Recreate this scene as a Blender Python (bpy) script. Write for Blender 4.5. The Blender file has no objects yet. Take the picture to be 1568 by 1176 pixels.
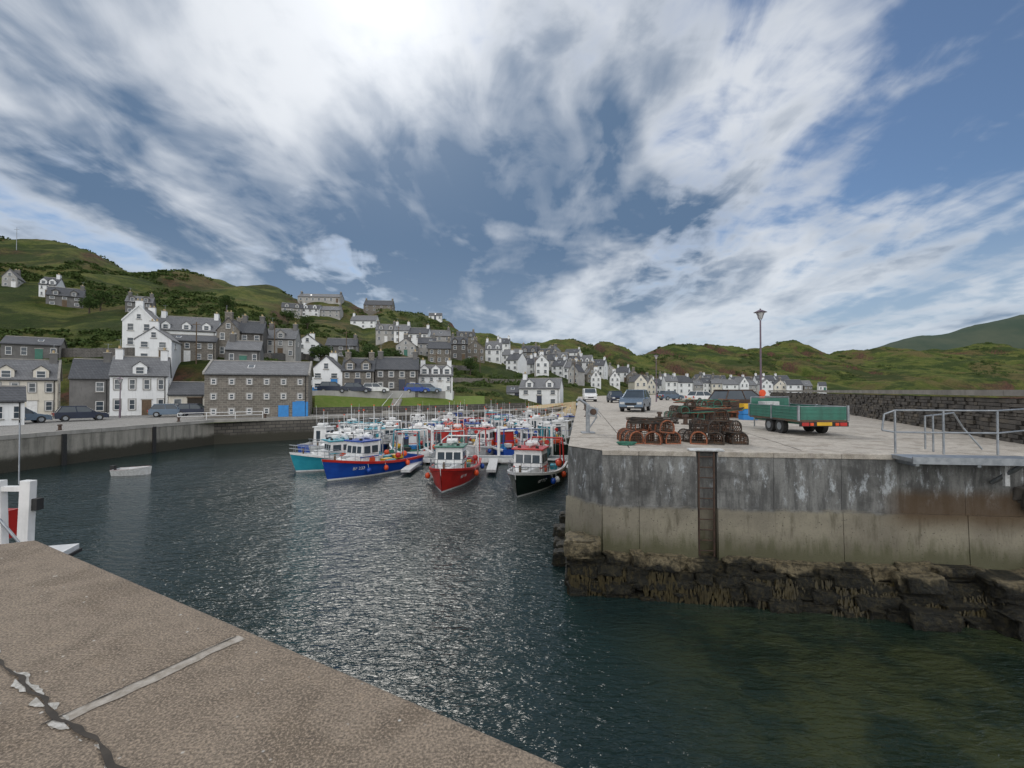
import bpy, math, random
import bmesh
from mathutils import Vector, Matrix, noise
random.seed(11)
rnd=random.uniform
V=Vector
SC=bpy.context.scene
COL=SC.collection
WATER=-3.7

# ------------------------------------------------------------------ mesh builder
class MB:
    def __init__(s): s.v=[];s.f=[];s.m=[];s.mats=[];s.sm=[]
    def mi(s,mat):
        if mat not in s.mats: s.mats.append(mat)
        return s.mats.index(mat)
    def add(s,vs,fs,mat,M=None,sm=False):
        o=len(s.v)
        if M is not None: s.v+=[tuple(M@V(p)) for p in vs]
        else: s.v+=[tuple(p) for p in vs]
        k=s.mi(mat)
        for f in fs:
            s.f.append([i+o for i in f]); s.m.append(k); s.sm.append(sm)
    def box(s,c,d,mat,rz=0,M=None,top=(1,1),rx=0,ry=0,shift=(0,0)):
        x,y,z=d[0]/2,d[1]/2,d[2]/2; tx,ty=top; sx,sy=shift
        vs=[(-x,-y,-z),(x,-y,-z),(x,y,-z),(-x,y,-z),(-x*tx+sx,-y*ty+sy,z),(x*tx+sx,-y*ty+sy,z),(x*tx+sx,y*ty+sy,z),(-x*tx+sx,y*ty+sy,z)]
        m=Matrix.Translation(c)
        if rz: m=m@Matrix.Rotation(rz,4,'Z')
        if ry: m=m@Matrix.Rotation(ry,4,'Y')
        if rx: m=m@Matrix.Rotation(rx,4,'X')
        if M is not None: m=M@m
        s.add(vs,[(0,3,2,1),(4,5,6,7),(0,1,5,4),(1,2,6,5),(2,3,7,6),(3,0,4,7)],mat,m)
    def cyl(s,p0,p1,r,mat,r1=None,n=8,M=None,sm=True):
        p0=V(p0);p1=V(p1); r1=r if r1 is None else r1
        d=(p1-p0).normalized(); a=d.orthogonal().normalized(); b=d.cross(a)
        vs=[];
        for i in range(n):
            t=2*math.pi*i/n; q=a*math.cos(t)+b*math.sin(t)
            vs.append(p0+q*r); vs.append(p1+q*r1)
        s.add(vs,[(2*i,(2*i+2)%(2*n),(2*i+3)%(2*n),2*i+1) for i in range(n)],mat,M,sm)
        s.add(vs,[[2*i for i in range(n)][::-1],[2*i+1 for i in range(n)]],mat,M)
    def tube(s,pts,r,mat,n=6,M=None):
        for a,b in zip(pts[:-1],pts[1:]): s.cyl(a,b,r,mat,n=n,M=M)
    def ball(s,c,r,mat,sc=(1,1,1),n=10,k=6,M=None):
        vs=[];fs=[]
        for j in range(k+1):
            ph=math.pi*j/k
            for i in range(n):
                t=2*math.pi*i/n
                vs.append((c[0]+r*sc[0]*math.sin(ph)*math.cos(t),c[1]+r*sc[1]*math.sin(ph)*math.sin(t),c[2]+r*sc[2]*math.cos(ph)))
        for j in range(k):
            for i in range(n):
                fs.append((j*n+i,(j+1)*n+i,(j+1)*n+(i+1)%n,j*n+(i+1)%n))
        s.add(vs,fs,mat,M,True)
    def prism(s,prof,x0,x1,mat,axis='X',M=None):
        n=len(prof)
        if axis=='X': vs=[(x0,a,b) for a,b in prof]+[(x1,a,b) for a,b in prof]
        elif axis=='Y': vs=[(a,x0,b) for a,b in prof]+[(a,x1,b) for a,b in prof]
        else: vs=[(a,b,x0) for a,b in prof]+[(a,b,x1) for a,b in prof]
        s.add(vs,[(i,(i+1)%n,n+(i+1)%n,n+i) for i in range(n)]+[list(range(n))[::-1],list(range(n,2*n))],mat,M)
    def build(s,name,parent=None,loc=(0,0,0),rz=0,bevel=0,fix=True):
        me=bpy.data.meshes.new(name); me.from_pydata(s.v,[],s.f)
        for m in s.mats: me.materials.append(m)
        me.polygons.foreach_set('material_index',s.m)
        me.polygons.foreach_set('use_smooth',s.sm)
        me.update()
        if fix:
            bm=bmesh.new(); bm.from_mesh(me); bmesh.ops.recalc_face_normals(bm,faces=bm.faces); bm.to_mesh(me); bm.free()
        ob=bpy.data.objects.new(name,me); COL.objects.link(ob)
        ob.location=loc; ob.rotation_euler=(0,0,rz)
        if parent: ob.parent=parent
        if bevel:
            b=ob.modifiers.new('bevel','BEVEL'); b.width=bevel; b.segments=2; b.limit_method='ANGLE'
        return ob
def empty(name,loc=(0,0,0),rz=0):
    e=bpy.data.objects.new(name,None); COL.objects.link(e); e.location=loc; e.rotation_euler=(0,0,rz); e.empty_display_size=.3
    return e

# ------------------------------------------------------------------ materials
class NT:
    def __init__(s,nt): s.nt=nt
    def n(s,t,**k): return s.nt.nodes.new(t)
    def l(s,a,b): s.nt.links.new(a,b)
    def put(s,sock,v):
        if hasattr(v,'node'): s.l(v,sock)
        else: sock.default_value=v
    def m(s,op,a,b=0,c=None,clamp=False):
        x=s.n('ShaderNodeMath'); x.operation=op; x.use_clamp=clamp
        s.put(x.inputs[0],a); s.put(x.inputs[1],b)
        return x.outputs[0]
    def vm(s,op,a,b=None):
        x=s.n('ShaderNodeVectorMath'); x.operation=op; s.put(x.inputs[0],a)
        if b is not None: s.put(x.inputs[1],b)
        return x.outputs['Value'] if op=='DOT_PRODUCT' else x.outputs[0]
    def noise(s,vec,scale,detail=5,rough=.55,dist=0):
        x=s.n('ShaderNodeTexNoise'); x.inputs['Scale'].default_value=scale; x.inputs['Detail'].default_value=detail
        x.inputs['Roughness'].default_value=rough; x.inputs['Distortion'].default_value=dist
        if vec is not None: s.l(vec,x.inputs['Vector'])
        return x.outputs['Fac']
    def vor(s,vec,scale,feature='F1',out='Distance',rand=1):
        x=s.n('ShaderNodeTexVoronoi'); x.feature=feature; x.inputs['Scale'].default_value=scale; x.inputs['Randomness'].default_value=rand
        if vec is not None: s.l(vec,x.inputs['Vector'])
        return x.outputs[out]
    def ss(s,v,a,b,o0=0.,o1=1.):
        x=s.n('ShaderNodeMapRange'); x.interpolation_type='SMOOTHSTEP'
        s.put(x.inputs[0],v)
        for i,q in enumerate((a,b,o0,o1)): x.inputs[i+1].default_value=q
        return x.outputs[0]
    def mix(s,f,a,b):
        x=s.n('ShaderNodeMix'); x.data_type='RGBA'
        s.put(x.inputs[0],f)
        for i,v in ((6,a),(7,b)):
            if hasattr(v,'node'): s.l(v,x.inputs[i])
            else: x.inputs[i].default_value=(v[0],v[1],v[2],1)
        return x.outputs[2]
    def scale(s,vec,sc):
        x=s.n('ShaderNodeMapping'); s.l(vec,x.inputs[0]); x.inputs['Scale'].default_value=sc
        return x.outputs[0]
    def bump(s,h,st,dist,normal=None):
        x=s.n('ShaderNodeBump'); s.l(h,x.inputs['Height']); x.inputs['Strength'].default_value=st; x.inputs['Distance'].default_value=dist
        return x.outputs[0]
def newmat(name):
    m=bpy.data.materials.new(name); m.use_nodes=True; t=NT(m.node_tree)
    b=m.node_tree.nodes['Principled BSDF']; tc=t.n('ShaderNodeTexCoord')
    return m,t,b,tc.outputs['Object']
def mat(name,c,c2=None,scale=3,rough=.7,bump=.0,bs=30,metal=0,spec=.5,dirt=0):
    m,t,b,o=newmat(name)
    c2=c2 or tuple(x*.8 for x in c)
    f=t.ss(t.noise(o,scale,5,.6),.3,.7)
    col=t.mix(f,c,c2)
    if dirt:
        st=t.noise(t.scale(o,(3,3,.35)),2.2,5,.6)
        col=t.mix(t.ss(st,.5,.75,0,dirt),col,tuple(x*.35 for x in c))
    t.l(col,b.inputs['Base Color'])
    b.inputs['Roughness'].default_value=rough; b.inputs['Metallic'].default_value=metal
    b.inputs['Specular IOR Level'].default_value=spec
    if bump: t.l(t.bump(t.noise(o,bs,5,.6),bump,.02),b.inputs['Normal'])
    return m
def masonry(name,c,c2,mortar,bw=.45,bh=.22,bump=.5,dk=.6):
    m,t,b,o=newmat(name)
    sp=t.n('ShaderNodeSeparateXYZ'); t.l(o,sp.inputs[0])
    cb=t.n('ShaderNodeCombineXYZ'); wob=t.noise(o,1.5,3)
    t.l(t.m('ADD',t.m('ADD',sp.outputs[0],sp.outputs[1]),t.m('MULTIPLY',wob,.15)),cb.inputs[0]); t.l(t.m('ADD',sp.outputs[2],t.m('MULTIPLY',wob,.12)),cb.inputs[1])
    br=t.n('ShaderNodeTexBrick'); t.l(cb.outputs[0],br.inputs['Vector'])
    br.inputs['Scale'].default_value=1; br.inputs['Brick Width'].default_value=bw; br.inputs['Row Height'].default_value=bh
    br.inputs['Mortar Size'].default_value=.02; br.inputs['Mortar Smooth'].default_value=.3
    br.inputs['Color1'].default_value=(*c,1);br.inputs['Color2'].default_value=(*c2,1);br.inputs['Mortar'].default_value=(*mortar,1)
    n=t.noise(o,4,5,.65)
    col=t.mix(t.ss(n,.35,.7,0,dk),br.outputs[0],tuple(x*.55 for x in c))
    t.l(col,b.inputs['Base Color']); b.inputs['Roughness'].default_value=.9
    t.l(t.bump(t.m('SUBTRACT',n,br.outputs['Fac']),bump,.03),b.inputs['Normal'])
    return m
M={}
M['white']=mat('white_render',(.80,.81,.81),(.72,.73,.73),.8,.85,.2,40,dirt=.25)
M['cream']=mat('cream_render',(.72,.68,.59),(.62,.58,.50),.8,.85,.2,40,dirt=.3)
M['grey']=mat('grey_render',(.18,.175,.17),(.12,.117,.113),.7,.9,.3,30,dirt=.4)
M['lgrey']=mat('pale_grey_render',(.42,.41,.39),(.32,.31,.295),.7,.9,.3,30,dirt=.4)
M['stone']=masonry('rubble_stone',(.23,.205,.175),(.13,.12,.105),(.34,.32,.28),.5,.26,.6)
M['dstone']=masonry('dark_rubble_stone',(.14,.13,.12),(.09,.083,.077),(.22,.21,.195),.5,.26,.6)
M['slate']=masonry('slate_roof',(.115,.12,.13),(.085,.09,.10),(.05,.05,.055),.3,.22,.3,.35)
M['lslate']=masonry('weathered_slate_roof',(.225,.228,.235),(.165,.168,.175),(.11,.11,.115),.3,.22,.3,.45)
M['red']=mat('red_paint',(.50,.025,.02),(.38,.02,.015),2,.35)
M['blue']=mat('blue_paint',(.012,.07,.36),(.01,.05,.28),2,.3)
M['bblue']=mat('bright_blue_paint',(.03,.24,.60),(.03,.2,.5),2,.5)
M['teal']=mat('teal_paint',(.03,.30,.38),(.02,.24,.32),2,.35)
M['black']=mat('black_green_paint',(.008,.018,.014),(.012,.022,.018),2,.3)
M['wpaint']=mat('white_paint',(.80,.80,.79),(.66,.66,.65),3,.4,dirt=.22)
M['orange']=mat('orange_buoy',(.75,.09,.02),(.6,.07,.02),3,.45)
M['yellow']=mat('yellow_paint',(.75,.45,.03),None,3,.5)
M['greenp']=mat('faded_green_paint',(.04,.18,.13),(.035,.13,.095),3,.45,dirt=.4)
M['deck']=mat('boat_deck',(.25,.27,.27),(.16,.17,.17),5,.7)
M['steel']=mat('galvanised_steel',(.36,.38,.40),(.24,.26,.28),6,.45,.1,20,.7)
M['rust']=mat('rusty_steel',(.10,.06,.04),(.05,.035,.03),9,.85,.5,40)
M['dark']=mat('dark_rubber',(.02,.02,.02),(.03,.03,.03),9,.8)
M['wood']=mat('weathered_wood',(.16,.11,.07),(.1,.07,.045),5,.85,.3,30)
M['blockage']=mat('worn_white_paint',(.60,.61,.61),(.42,.42,.41),9,.8)
M['silver']=mat('silver_blue_car_paint',(.15,.20,.27),(.13,.18,.24),1,.25,0,metal=.4)
M['navy']=mat('dark_blue_car_paint',(.02,.03,.06),None,1,.25)
M['antif']=mat('antifouling',(.09,.02,.015),(.05,.02,.02),4,.8)
def glass(name,c=(.03,.04,.05)):
    m,t,b,o=newmat(name); t.l(t.mix(t.noise(o,1.3,2),c,tuple(x*2.2 for x in c)),b.inputs['Base Color']); b.inputs['Roughness'].default_value=.08; return m
M['glass']=glass('window_glass')
M['frost']=mat('net_curtain_glass',(.16,.18,.19),(.05,.06,.07),2.5,.15)

def concrete_ground(name,c,c2,speck=.5,agg=.6):
    m,t,b,o=newmat(name)
    n1=t.noise(o,.6,7,.68); n2=t.noise(o,6,8,.72); n3=t.noise(o,75,3,.7); n4=t.noise(o,1.7,6,.6,.6)
    col=t.mix(t.ss(n1,.3,.7),c,c2)
    col=t.mix(t.ss(n4,.48,.62,0,.65),col,(c[0]*.58,c[1]*.55,c[2]*.50))
    col=t.mix(t.ss(n2,.42,.68,0,.65),col,tuple(x*.52 for x in c))
    col=t.mix(t.ss(n2,.44,.30,0,.5),col,(min(1,c[0]*1.5),min(1,c[1]*1.46),c[2]*1.35))
    col=t.mix(t.ss(n3,.50,.60,0,agg),col,tuple(min(1,x*1.9) for x in c))
    col=t.mix(t.ss(n3,.47,.37,0,agg),col,tuple(x*.38 for x in c))
    v2=t.vor(o,15); pk2=t.noise(o,5,3)
    col=t.mix(t.m('MULTIPLY',t.ss(v2,.07,.17,speck,0),t.ss(pk2,.54,.60)),col,(.62,.60,.55))
    t.l(col,b.inputs['Base Color']); b.inputs['Roughness'].default_value=.88
    h=t.m('ADD',t.m('MULTIPLY',n2,.7),t.m('MULTIPLY',n3,.6))
    t.l(t.bump(h,.9,.016),b.inputs['Normal'])
    return m
M['quay']=concrete_ground('quay_concrete',(.210,.165,.122),(.26,.21,.158),.8,.75)
M['pier']=concrete_ground('pier_concrete',(.40,.36,.31),(.50,.46,.40),.2,.3)
M['road']=concrete_ground('harbour_road_surface',(.27,.26,.24),(.2,.19,.18),.1)
M['mortar']=mat('pale_mortar',(.44,.40,.35),(.27,.235,.19),18,.9,.5,60)
M['sealant']=mat('old_white_sealant',(.62,.60,.56),(.34,.32,.28),26,.9,.8,50)
M['crack_doorshade']=mat('crack_dirt_and_door_shade',(.035,.03,.025),(.06,.05,.04),14,.95)
M['sand']=mat('sand',(.50,.38,.20),(.4,.3,.17),1,.95,.3,10)

def pierwall():
    m,t,b,o=newmat('stained_pier_concrete')
    sp=t.n('ShaderNodeSeparateXYZ'); t.l(o,sp.inputs[0]); z=sp.outputs[2]; x=sp.outputs[0]
    nz=t.noise(o,1.1,6,.6)
    streak=t.noise(t.scale(o,(3,3,.55)),1.5,7,.70); fine=t.noise(o,22,6,.7); big=t.noise(t.scale(o,(.6,.6,.9)),1.2,5,.6)
    up=t.mix(t.ss(streak,.38,.62),(.095,.095,.092),(.215,.215,.205))
    salt=t.m('MULTIPLY',t.ss(t.noise(t.scale(o,(2.6,2.6,1.0)),1.5,9,.76),.53,.63),t.m('MULTIPLY',t.ss(z,-1.45,-1.0),t.ss(z,-.12,-.5,.25,1)))
    up=t.mix(t.m('MULTIPLY',salt,.85),up,(.48,.51,.53))
    up=t.mix(t.ss(big,.5,.66,0,.75),up,(.055,.055,.053))
    up=t.mix(t.ss(fine,.5,.7,0,.45),up,(.05,.05,.05))
    lo=t.mix(t.ss(big,.35,.65),(.27,.245,.185),(.195,.175,.135))
    lo=t.mix(t.ss(fine,.52,.7,0,.5),lo,(.12,.11,.085))
    v=t.vor(o,11); lo=t.mix(t.m('MULTIPLY',t.ss(v,.1,.2,.8,0),t.ss(t.noise(o,3,2),.45,.55)),lo,(.06,.055,.045))
    lo=t.mix(t.ss(streak,.51,.68,0,.7),lo,(.10,.088,.06))
    zz=t.m('ADD',z,t.m('MULTIPLY',t.m('SUBTRACT',nz,.5),.28))
    col=t.mix(t.ss(zz,-1.52,-1.40),lo,up)
    rs=t.m('MULTIPLY',t.ss(x,9.0,9.8),t.m('MULTIPLY',t.ss(zz,-1.95,-1.45),t.ss(zz,-.70,-1.05)))
    col=t.mix(t.m('MULTIPLY',rs,.85),col,(.085,.05,.022))
    z2=t.m('ADD',z,t.m('MULTIPLY',t.m('SUBTRACT',streak,.5),1.4))
    col=t.mix(t.ss(z2,-1.95,-2.55,0,.85),col,(.075,.075,.035))
    t.l(col,b.inputs['Base Color']); b.inputs['Roughness'].default_value=.85
    t.l(t.bump(t.m('ADD',fine,t.m('MULTIPLY',t.ss(v,.0,.2),.8)),.7,.02),b.inputs['Normal'])
    return m
M['pwall']=pierwall()
def quaywall(name,ca,cb,brick=False):
    m,t,b,o=newmat(name)
    sp=t.n('ShaderNodeSeparateXYZ'); t.l(o,sp.inputs[0]); z=sp.outputs[2]
    zz=t.m('ADD',z,t.m('MULTIPLY',t.m('SUBTRACT',t.noise(o,.7,6,.65),.5),.9))
    st=t.noise(t.scale(o,(2,2,.25)),1.3,6,.65)
    if brick:
        cbn=t.n('ShaderNodeCombineXYZ'); t.l(t.m('ADD',sp.outputs[0],t.m('MULTIPLY',sp.outputs[1],.6)),cbn.inputs[0]); t.l(z,cbn.inputs[1])
        br=t.n('ShaderNodeTexBrick'); t.l(cbn.outputs[0],br.inputs['Vector']); br.inputs['Scale'].default_value=1
        br.inputs['Brick Width'].default_value=.8; br.inputs['Row Height'].default_value=.33; br.inputs['Mortar Size'].default_value=.03
        br.inputs['Color1'].default_value=(*ca,1);br.inputs['Color2'].default_value=(*cb,1);br.inputs['Mortar'].default_value=(.03,.03,.03,1)
        col=br.outputs[0]
    else: col=t.mix(t.ss(st,.35,.65),ca,cb)
    col=t.mix(t.ss(st,.5,.72,0,.6),col,tuple(x*.4 for x in ca))
    col=t.mix(t.ss(zz,-2.5,-3.0),col,(.045,.042,.03))
    t.l(col,b.inputs['Base Color']); b.inputs['Roughness'].default_value=.85
    t.l(t.bump(t.noise(o,5,6,.7),.7,.06),b.inputs['Normal'])
    return m
M['lqwall']=quaywall('pale_quay_wall',(.32,.30,.26),(.22,.21,.18))
M['bqwall']=quaywall('masonry_quay_wall',(.15,.135,.115),(.09,.083,.072),True)
def rocks(name):
    m,t,b,o=newmat(name)
    sp=t.n('ShaderNodeSeparateXYZ'); t.l(o,sp.inputs[0])
    n=t.noise(o,.8,4,.6); f=t.noise(o,9,8,.75); w=t.noise(o,3,7,.75)
    zz=t.m('ADD',sp.outputs[2],t.m('MULTIPLY',t.m('SUBTRACT',n,.5),1.9))
    tan=t.mix(t.ss(f,.42,.60),(.27,.22,.13),(.08,.067,.04))
    wet=t.mix(t.ss(f,.45,.62),(.012,.012,.008),(.050,.042,.020))
    wet=t.mix(t.ss(w,.58,.66,0,.6),wet,(.12,.095,.045))
    col=t.mix(t.ss(zz,-2.82,-2.66),wet,tan)
    t.l(col,b.inputs['Base Color']); b.inputs['Roughness'].default_value=.5
    t.l(t.bump(t.m('ADD',f,t.m('MULTIPLY',w,1.5)),1.0,.12),b.inputs['Normal'])
    return m
M['rocks']=rocks('weedy_foundation_rock')
M['swall']=mat('sea_wall_stone',(.10,.088,.075),(.04,.036,.032),1.6,.9,.8,14)
M['swall2']=mat('sea_wall_stone_brown',(.13,.11,.085),(.06,.052,.042),1.6,.9,.8,14)
M['cope']=mat('concrete_cope',(.38,.36,.33),(.27,.26,.235),1.2,.9,.4,20,dirt=.3)
M['wcope']=mat('sea_wall_cope',(.24,.225,.20),(.15,.14,.125),1.2,.9,.5,20,dirt=.4)

def terrainmat():
    m,t,b,o=newmat('grassy_hillside')
    n1=t.noise(o,.022,7,.65,.4); n2=t.noise(o,.11,8,.72); n3=t.noise(o,.9,6,.75); n4=t.noise(t.scale(o,(1,1,3)),.035,8,.7,.6)
    col=t.mix(t.ss(n2,.38,.62),(.078,.110,.024),(.165,.175,.048))
    col=t.mix(t.ss(n1,.48,.58,0,.80),col,(.155,.12,.055))
    col=t.mix(t.ss(n4,.47,.57,0,.80),col,(.034,.058,.017))
    col=t.mix(t.ss(n3,.48,.66,0,.6),col,(.030,.046,.016))
    ge=t.n('ShaderNodeNewGeometry'); sp=t.n('ShaderNodeSeparateXYZ'); t.l(ge.outputs['Normal'],sp.inputs[0])
    rk=t.m('MULTIPLY',t.ss(sp.outputs[2],.90,.76),t.ss(t.noise(o,.05,7,.7),.43,.53))
    col=t.mix(rk,col,t.mix(t.ss(n3,.4,.6),(.17,.085,.06),(.075,.055,.04)))
    t.l(col,b.inputs['Base Color']); b.inputs['Roughness'].default_value=.95; b.inputs['Specular IOR Level'].default_value=.1
    t.l(t.bump(t.m('ADD',n3,n2),1,1.6),b.inputs['Normal'])
    return m
M['hill']=terrainmat()
M['headland']=mat('hazed_headland_heath',(.05,.075,.055),(.085,.10,.07),.012,.95,spec=.1)  # bluish distance haze is mixed into the heath colour
M['lawn']=mat('lawn_grass',(.12,.18,.035),(.165,.20,.055),1.4,.95,.6,12,spec=.1)
M['gorse']=mat('gorse_foliage',(.035,.060,.018),(.070,.095,.028),.35,.9,spec=.1)
M['leaf']=mat('tree_leaves',(.03,.055,.018),(.065,.10,.03),.8,.9,spec=.1)
M['bark']=mat('tree_bark',(.09,.07,.05),(.05,.04,.03),5,.95)

def watermat():
    m,t,b,o=newmat('harbour_water')
    sp=t.n('ShaderNodeSeparateXYZ'); t.l(o,sp.inputs[0])
    d=t.m('MULTIPLY',t.ss(sp.outputs[0],1.5,5),t.ss(sp.outputs[1],13,9))
    n=t.noise(o,.25,4,.6)
    col=t.mix(n,(.009,.021,.022),(.017,.035,.033))
    shoal=t.mix(t.ss(t.noise(o,.6,6,.65),.4,.60),(.040,.048,.018),(.012,.022,.012))
    col=t.mix(t.m('MULTIPLY',d,.9),col,shoal)
    t.l(col,b.inputs['Base Color']); b.inputs['Roughness'].default_value=.05; b.inputs['IOR'].default_value=1.33
    mp=t.n('ShaderNodeMapping'); t.l(o,mp.inputs[0]); mp.inputs['Rotation'].default_value=(0,0,.55); mp.inputs['Scale'].default_value=(1.0,2.6,1)
    a=t.noise(mp.outputs[0],1.8,2,.5,.6); c=t.noise(mp.outputs[0],5.4,2,.5,.8); g=t.noise(o,.4,2,.5)
    gust=t.ss(t.noise(o,.10,3,.5),.35,.65,.5,1.15)
    lee=t.ss(sp.outputs[1],20,34,1,.35)
    h=t.m('ADD',t.m('MULTIPLY',a,.9),t.m('ADD',t.m('MULTIPLY',c,.38),t.m('MULTIPLY',g,.7)))
    t.l(t.bump(t.m('MULTIPLY',h,t.m('MULTIPLY',gust,lee)),1.0,.145),b.inputs['Normal']); return m
M['water']=watermat()

# ------------------------------------------------------------------ terrain
F='f'
PROF=[
(-1500,[(17,F),(32,F),(45,40),(62,90),(90,140),(125,185),(160,215),(260,100)]),
(-784,[(30,F),(63,F),(73,38),(92,83),(122,150),(162,193),(205,224),(330,90)]),
(-684,[(34,F),(64,F),(74,35),(94,78),(124,133),(165,195),(210,220),(330,90)]),
(-584,[(38,F),(64,F),(75,42),(96,90),(126,128),(170,170),(215,190),(330,80)]),
(-484,[(43,F),(64,F),(76,42),(98,85),(128,118),(172,152),(220,173),(340,80)]),
(-384,[(47,F),(66,F),(78,42),(100,80),(135,112),(180,138),(230,155),(350,70)]),
(-304,[(51,F),(59,F),(65,-5),(85,25),(120,75),(175,115),(238,140),(360,60)]),
(-244,[(54.5,F),(61,F),(68,-5),(88,22),(125,65),(180,105),(245,128),(370,60)]),
(-144,[(61,F),(66,F),(74,-5),(95,20),(140,60),(200,92),(265,112),(380,60)]),
(-44,[(69,F),(74,F),(84,-8),(110,15),(160,45),(220,68),(285,84),(400,40)]),
(46,[(78,F),(83,F),(98,-4),(130,12),(190,42),(255,62),(320,75),(430,40)]),
(106,[(86,-.6),(110,-.4),(135,3),(170,16),(235,42),(300,60),(360,75),(480,40)]),
(140,[(90,-.4),(130,-.4),(155,4),(190,16),(250,40),(315,60),(370,74),(490,40)]),
(186,[(95,-.4),(165,-.4),(195,4),(230,15),(280,35),(340,50),(400,63),(520,30)]),
(266,[(150,-1),(200,-.5),(240,5),(280,22),(330,42),(390,58),(430,69),(560,30)]),
(376,[(175,-2),(215,-.5),(260,4),(300,17),(350,38),(410,52),(470,63),(580,30)]),
(431,[(195,-5),(225,-.5),(270,6),(320,25),(370,45),(420,60),(480,76),(600,30)]),
(480,[(215,-5),(240,-.5),(280,8),(330,27),(380,42),(440,56),(500,66),(600,30)]),
(546,[(240,-6),(255,-1),(290,10),(340,28),(390,40),(450,52),(520,60),(650,30)]),
(616,[(250,-6),(262,-1),(285,14),(330,28),(390,40),(450,50),(520,62),(650,30)]),
(784,[(260,-6),(270,-1),(285,18),(330,32),(390,44),(450,54),(520,64),(650,30)]),
(1500,[(300,-6),(310,-1),(330,20),(380,36),(440,50),(500,60),(560,70),(700,30)]),
]
def conv(B,pts):
    o=[]
    for i,(Y,e) in enumerate(pts):
        if e==F: z=-1.55
        elif i<2: z=e
        else: z=1.6+e*Y/700
        o.append((Y,z))
    return o
PR=[(B,conv(B,p)) for B,p in PROF]
def profile(B):
    if B<=PR[0][0]: return PR[0][1]
    for (a,p),(b,q) in zip(PR[:-1],PR[1:]):
        if B<=b:
            t=(B-a)/(b-a); 
            return [(y0*(1-t)+y1*t,z0*(1-t)+z1*t) for (y0,z0),(y1,z1) in zip(p,q)]
    return PR[-1][1]
def evalp(p,Y):
    if Y<=p[0][0]: return p[0][1],0
    n=len(p)
    for i in range(n-1):
        if Y<=p[i+1][0]:
            h=p[i+1][0]-p[i][0]; t=(Y-p[i][0])/h
            def sl(k):
                if k<=1: return 0
                if k>=n-1: return (p[n-1][1]-p[n-2][1])/(p[n-1][0]-p[n-2][0])
                a=(p[k][1]-p[k-1][1])/(p[k][0]-p[k-1][0]); b=(p[k+1][1]-p[k][1])/(p[k+1][0]-p[k][0])
                return 0 if a*b<0 else 2*a*b/(a+b+1e-9)
            m0,m1=sl(i)*h,sl(i+1)*h
            z=(2*t**3-3*t*t+1)*p[i][1]+(t**3-2*t*t+t)*m0+(-2*t**3+3*t*t)*p[i+1][1]+(t**3-t*t)*m1
            return z,max(0,i-1+t) if i>=1 else 0
    return p[-1][1],n-2
def ground(x,y):
    B=x/y*700; z,k=evalp(profile(B),y)
    amp=min(1,k/2.5)
    if amp>0:
        n=noise.fractal(V((x*.012,y*.012,3.3)),1,2,4)*4.5+noise.fractal(V((x*.06,y*.06,7)),1,2,4)*1.6
        g=abs(noise.noise(V((x*.02+y*.006,y*.004,9))))
        n-= max(0,.20-g)*26*min(1,y/250)
        z+=n*amp*min(1.5,y/200)
    return z
def site(B,E,lo=0):
    p=profile(B); Y=p[1][0]+2; 
    while Y<p[6][0]+5:
        x=B/700*Y
        if (ground(x,Y)-1.6)/Y*700>=E: return x,Y,ground(x,Y)
        Y+=1.0
    Y=p[6][0]-3; return B/700*Y,Y,ground(B/700*Y,Y)
NB=620; NR=170
tv=[];tf=[]
for i in range(NB+1):
    B=-1500+3000*i/NB; p=profile(B)
    for j in range(NR+1):
        u=j/NR*7; k=min(6,int(u)); t=u-k
        Y=p[k][0]*(1-t)+p[k+1][0]*t
        x=B/700*Y; tv.append((x,Y,ground(x,Y)))
for i in range(NB):
    for j in range(NR):
        a=i*(NR+1)+j; tf.append((a,a+NR+1,a+NR+2,a+1))
mb=MB(); mb.add(tv,tf,M['hill'],sm=True); mb.build('hillside_terrain',fix=False)
mb=MB(); vs=[];fs=[]
cr=[(300,20),(440,40),(520,56),(570,68),(616,82),(665,88),(716,102),(784,117),(900,132),(1200,150),(1600,120)]
def lerp(tab,x):
    if x<=tab[0][0]: return tab[0][1]
    for (a,b),(c,d) in zip(tab[:-1],tab[1:]):
        if x<=c: return b+(d-b)*(x-a)/(c-a)
    return tab[-1][1]
for i in range(131):
    B=300+1300*i/130; h=lerp(cr,B)*1000/700
    for j in range(21):
        t=j/20; Y=760+240*t if t<=.8 else 952+ (t-.8)*900
        x=B/700*Y; z=-6+(h+4)*(math.sin(min(1,t/.8)*math.pi/2) if t<=.8 else 1-(t-.8)*2)*(.952)
        z+=noise.fractal(V((x*.006,Y*.006,1)),1,2,5)*9*min(1,t*2)
        vs.append((x,Y,z))
for i in range(130):
    for j in range(20):
        a=i*21+j; fs.append((a,a+21,a+22,a+1))
mb.add(vs,fs,M['headland'],sm=True); mb.build('distant_headland',fix=False)

mb=MB(); mb.add([(-4000,-500,WATER),(4000,-500,WATER),(4000,6000,WATER),(-4000,6000,WATER)],[(0,1,2,3)],M['water']); mb.build('harbour_water',fix=False)

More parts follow.
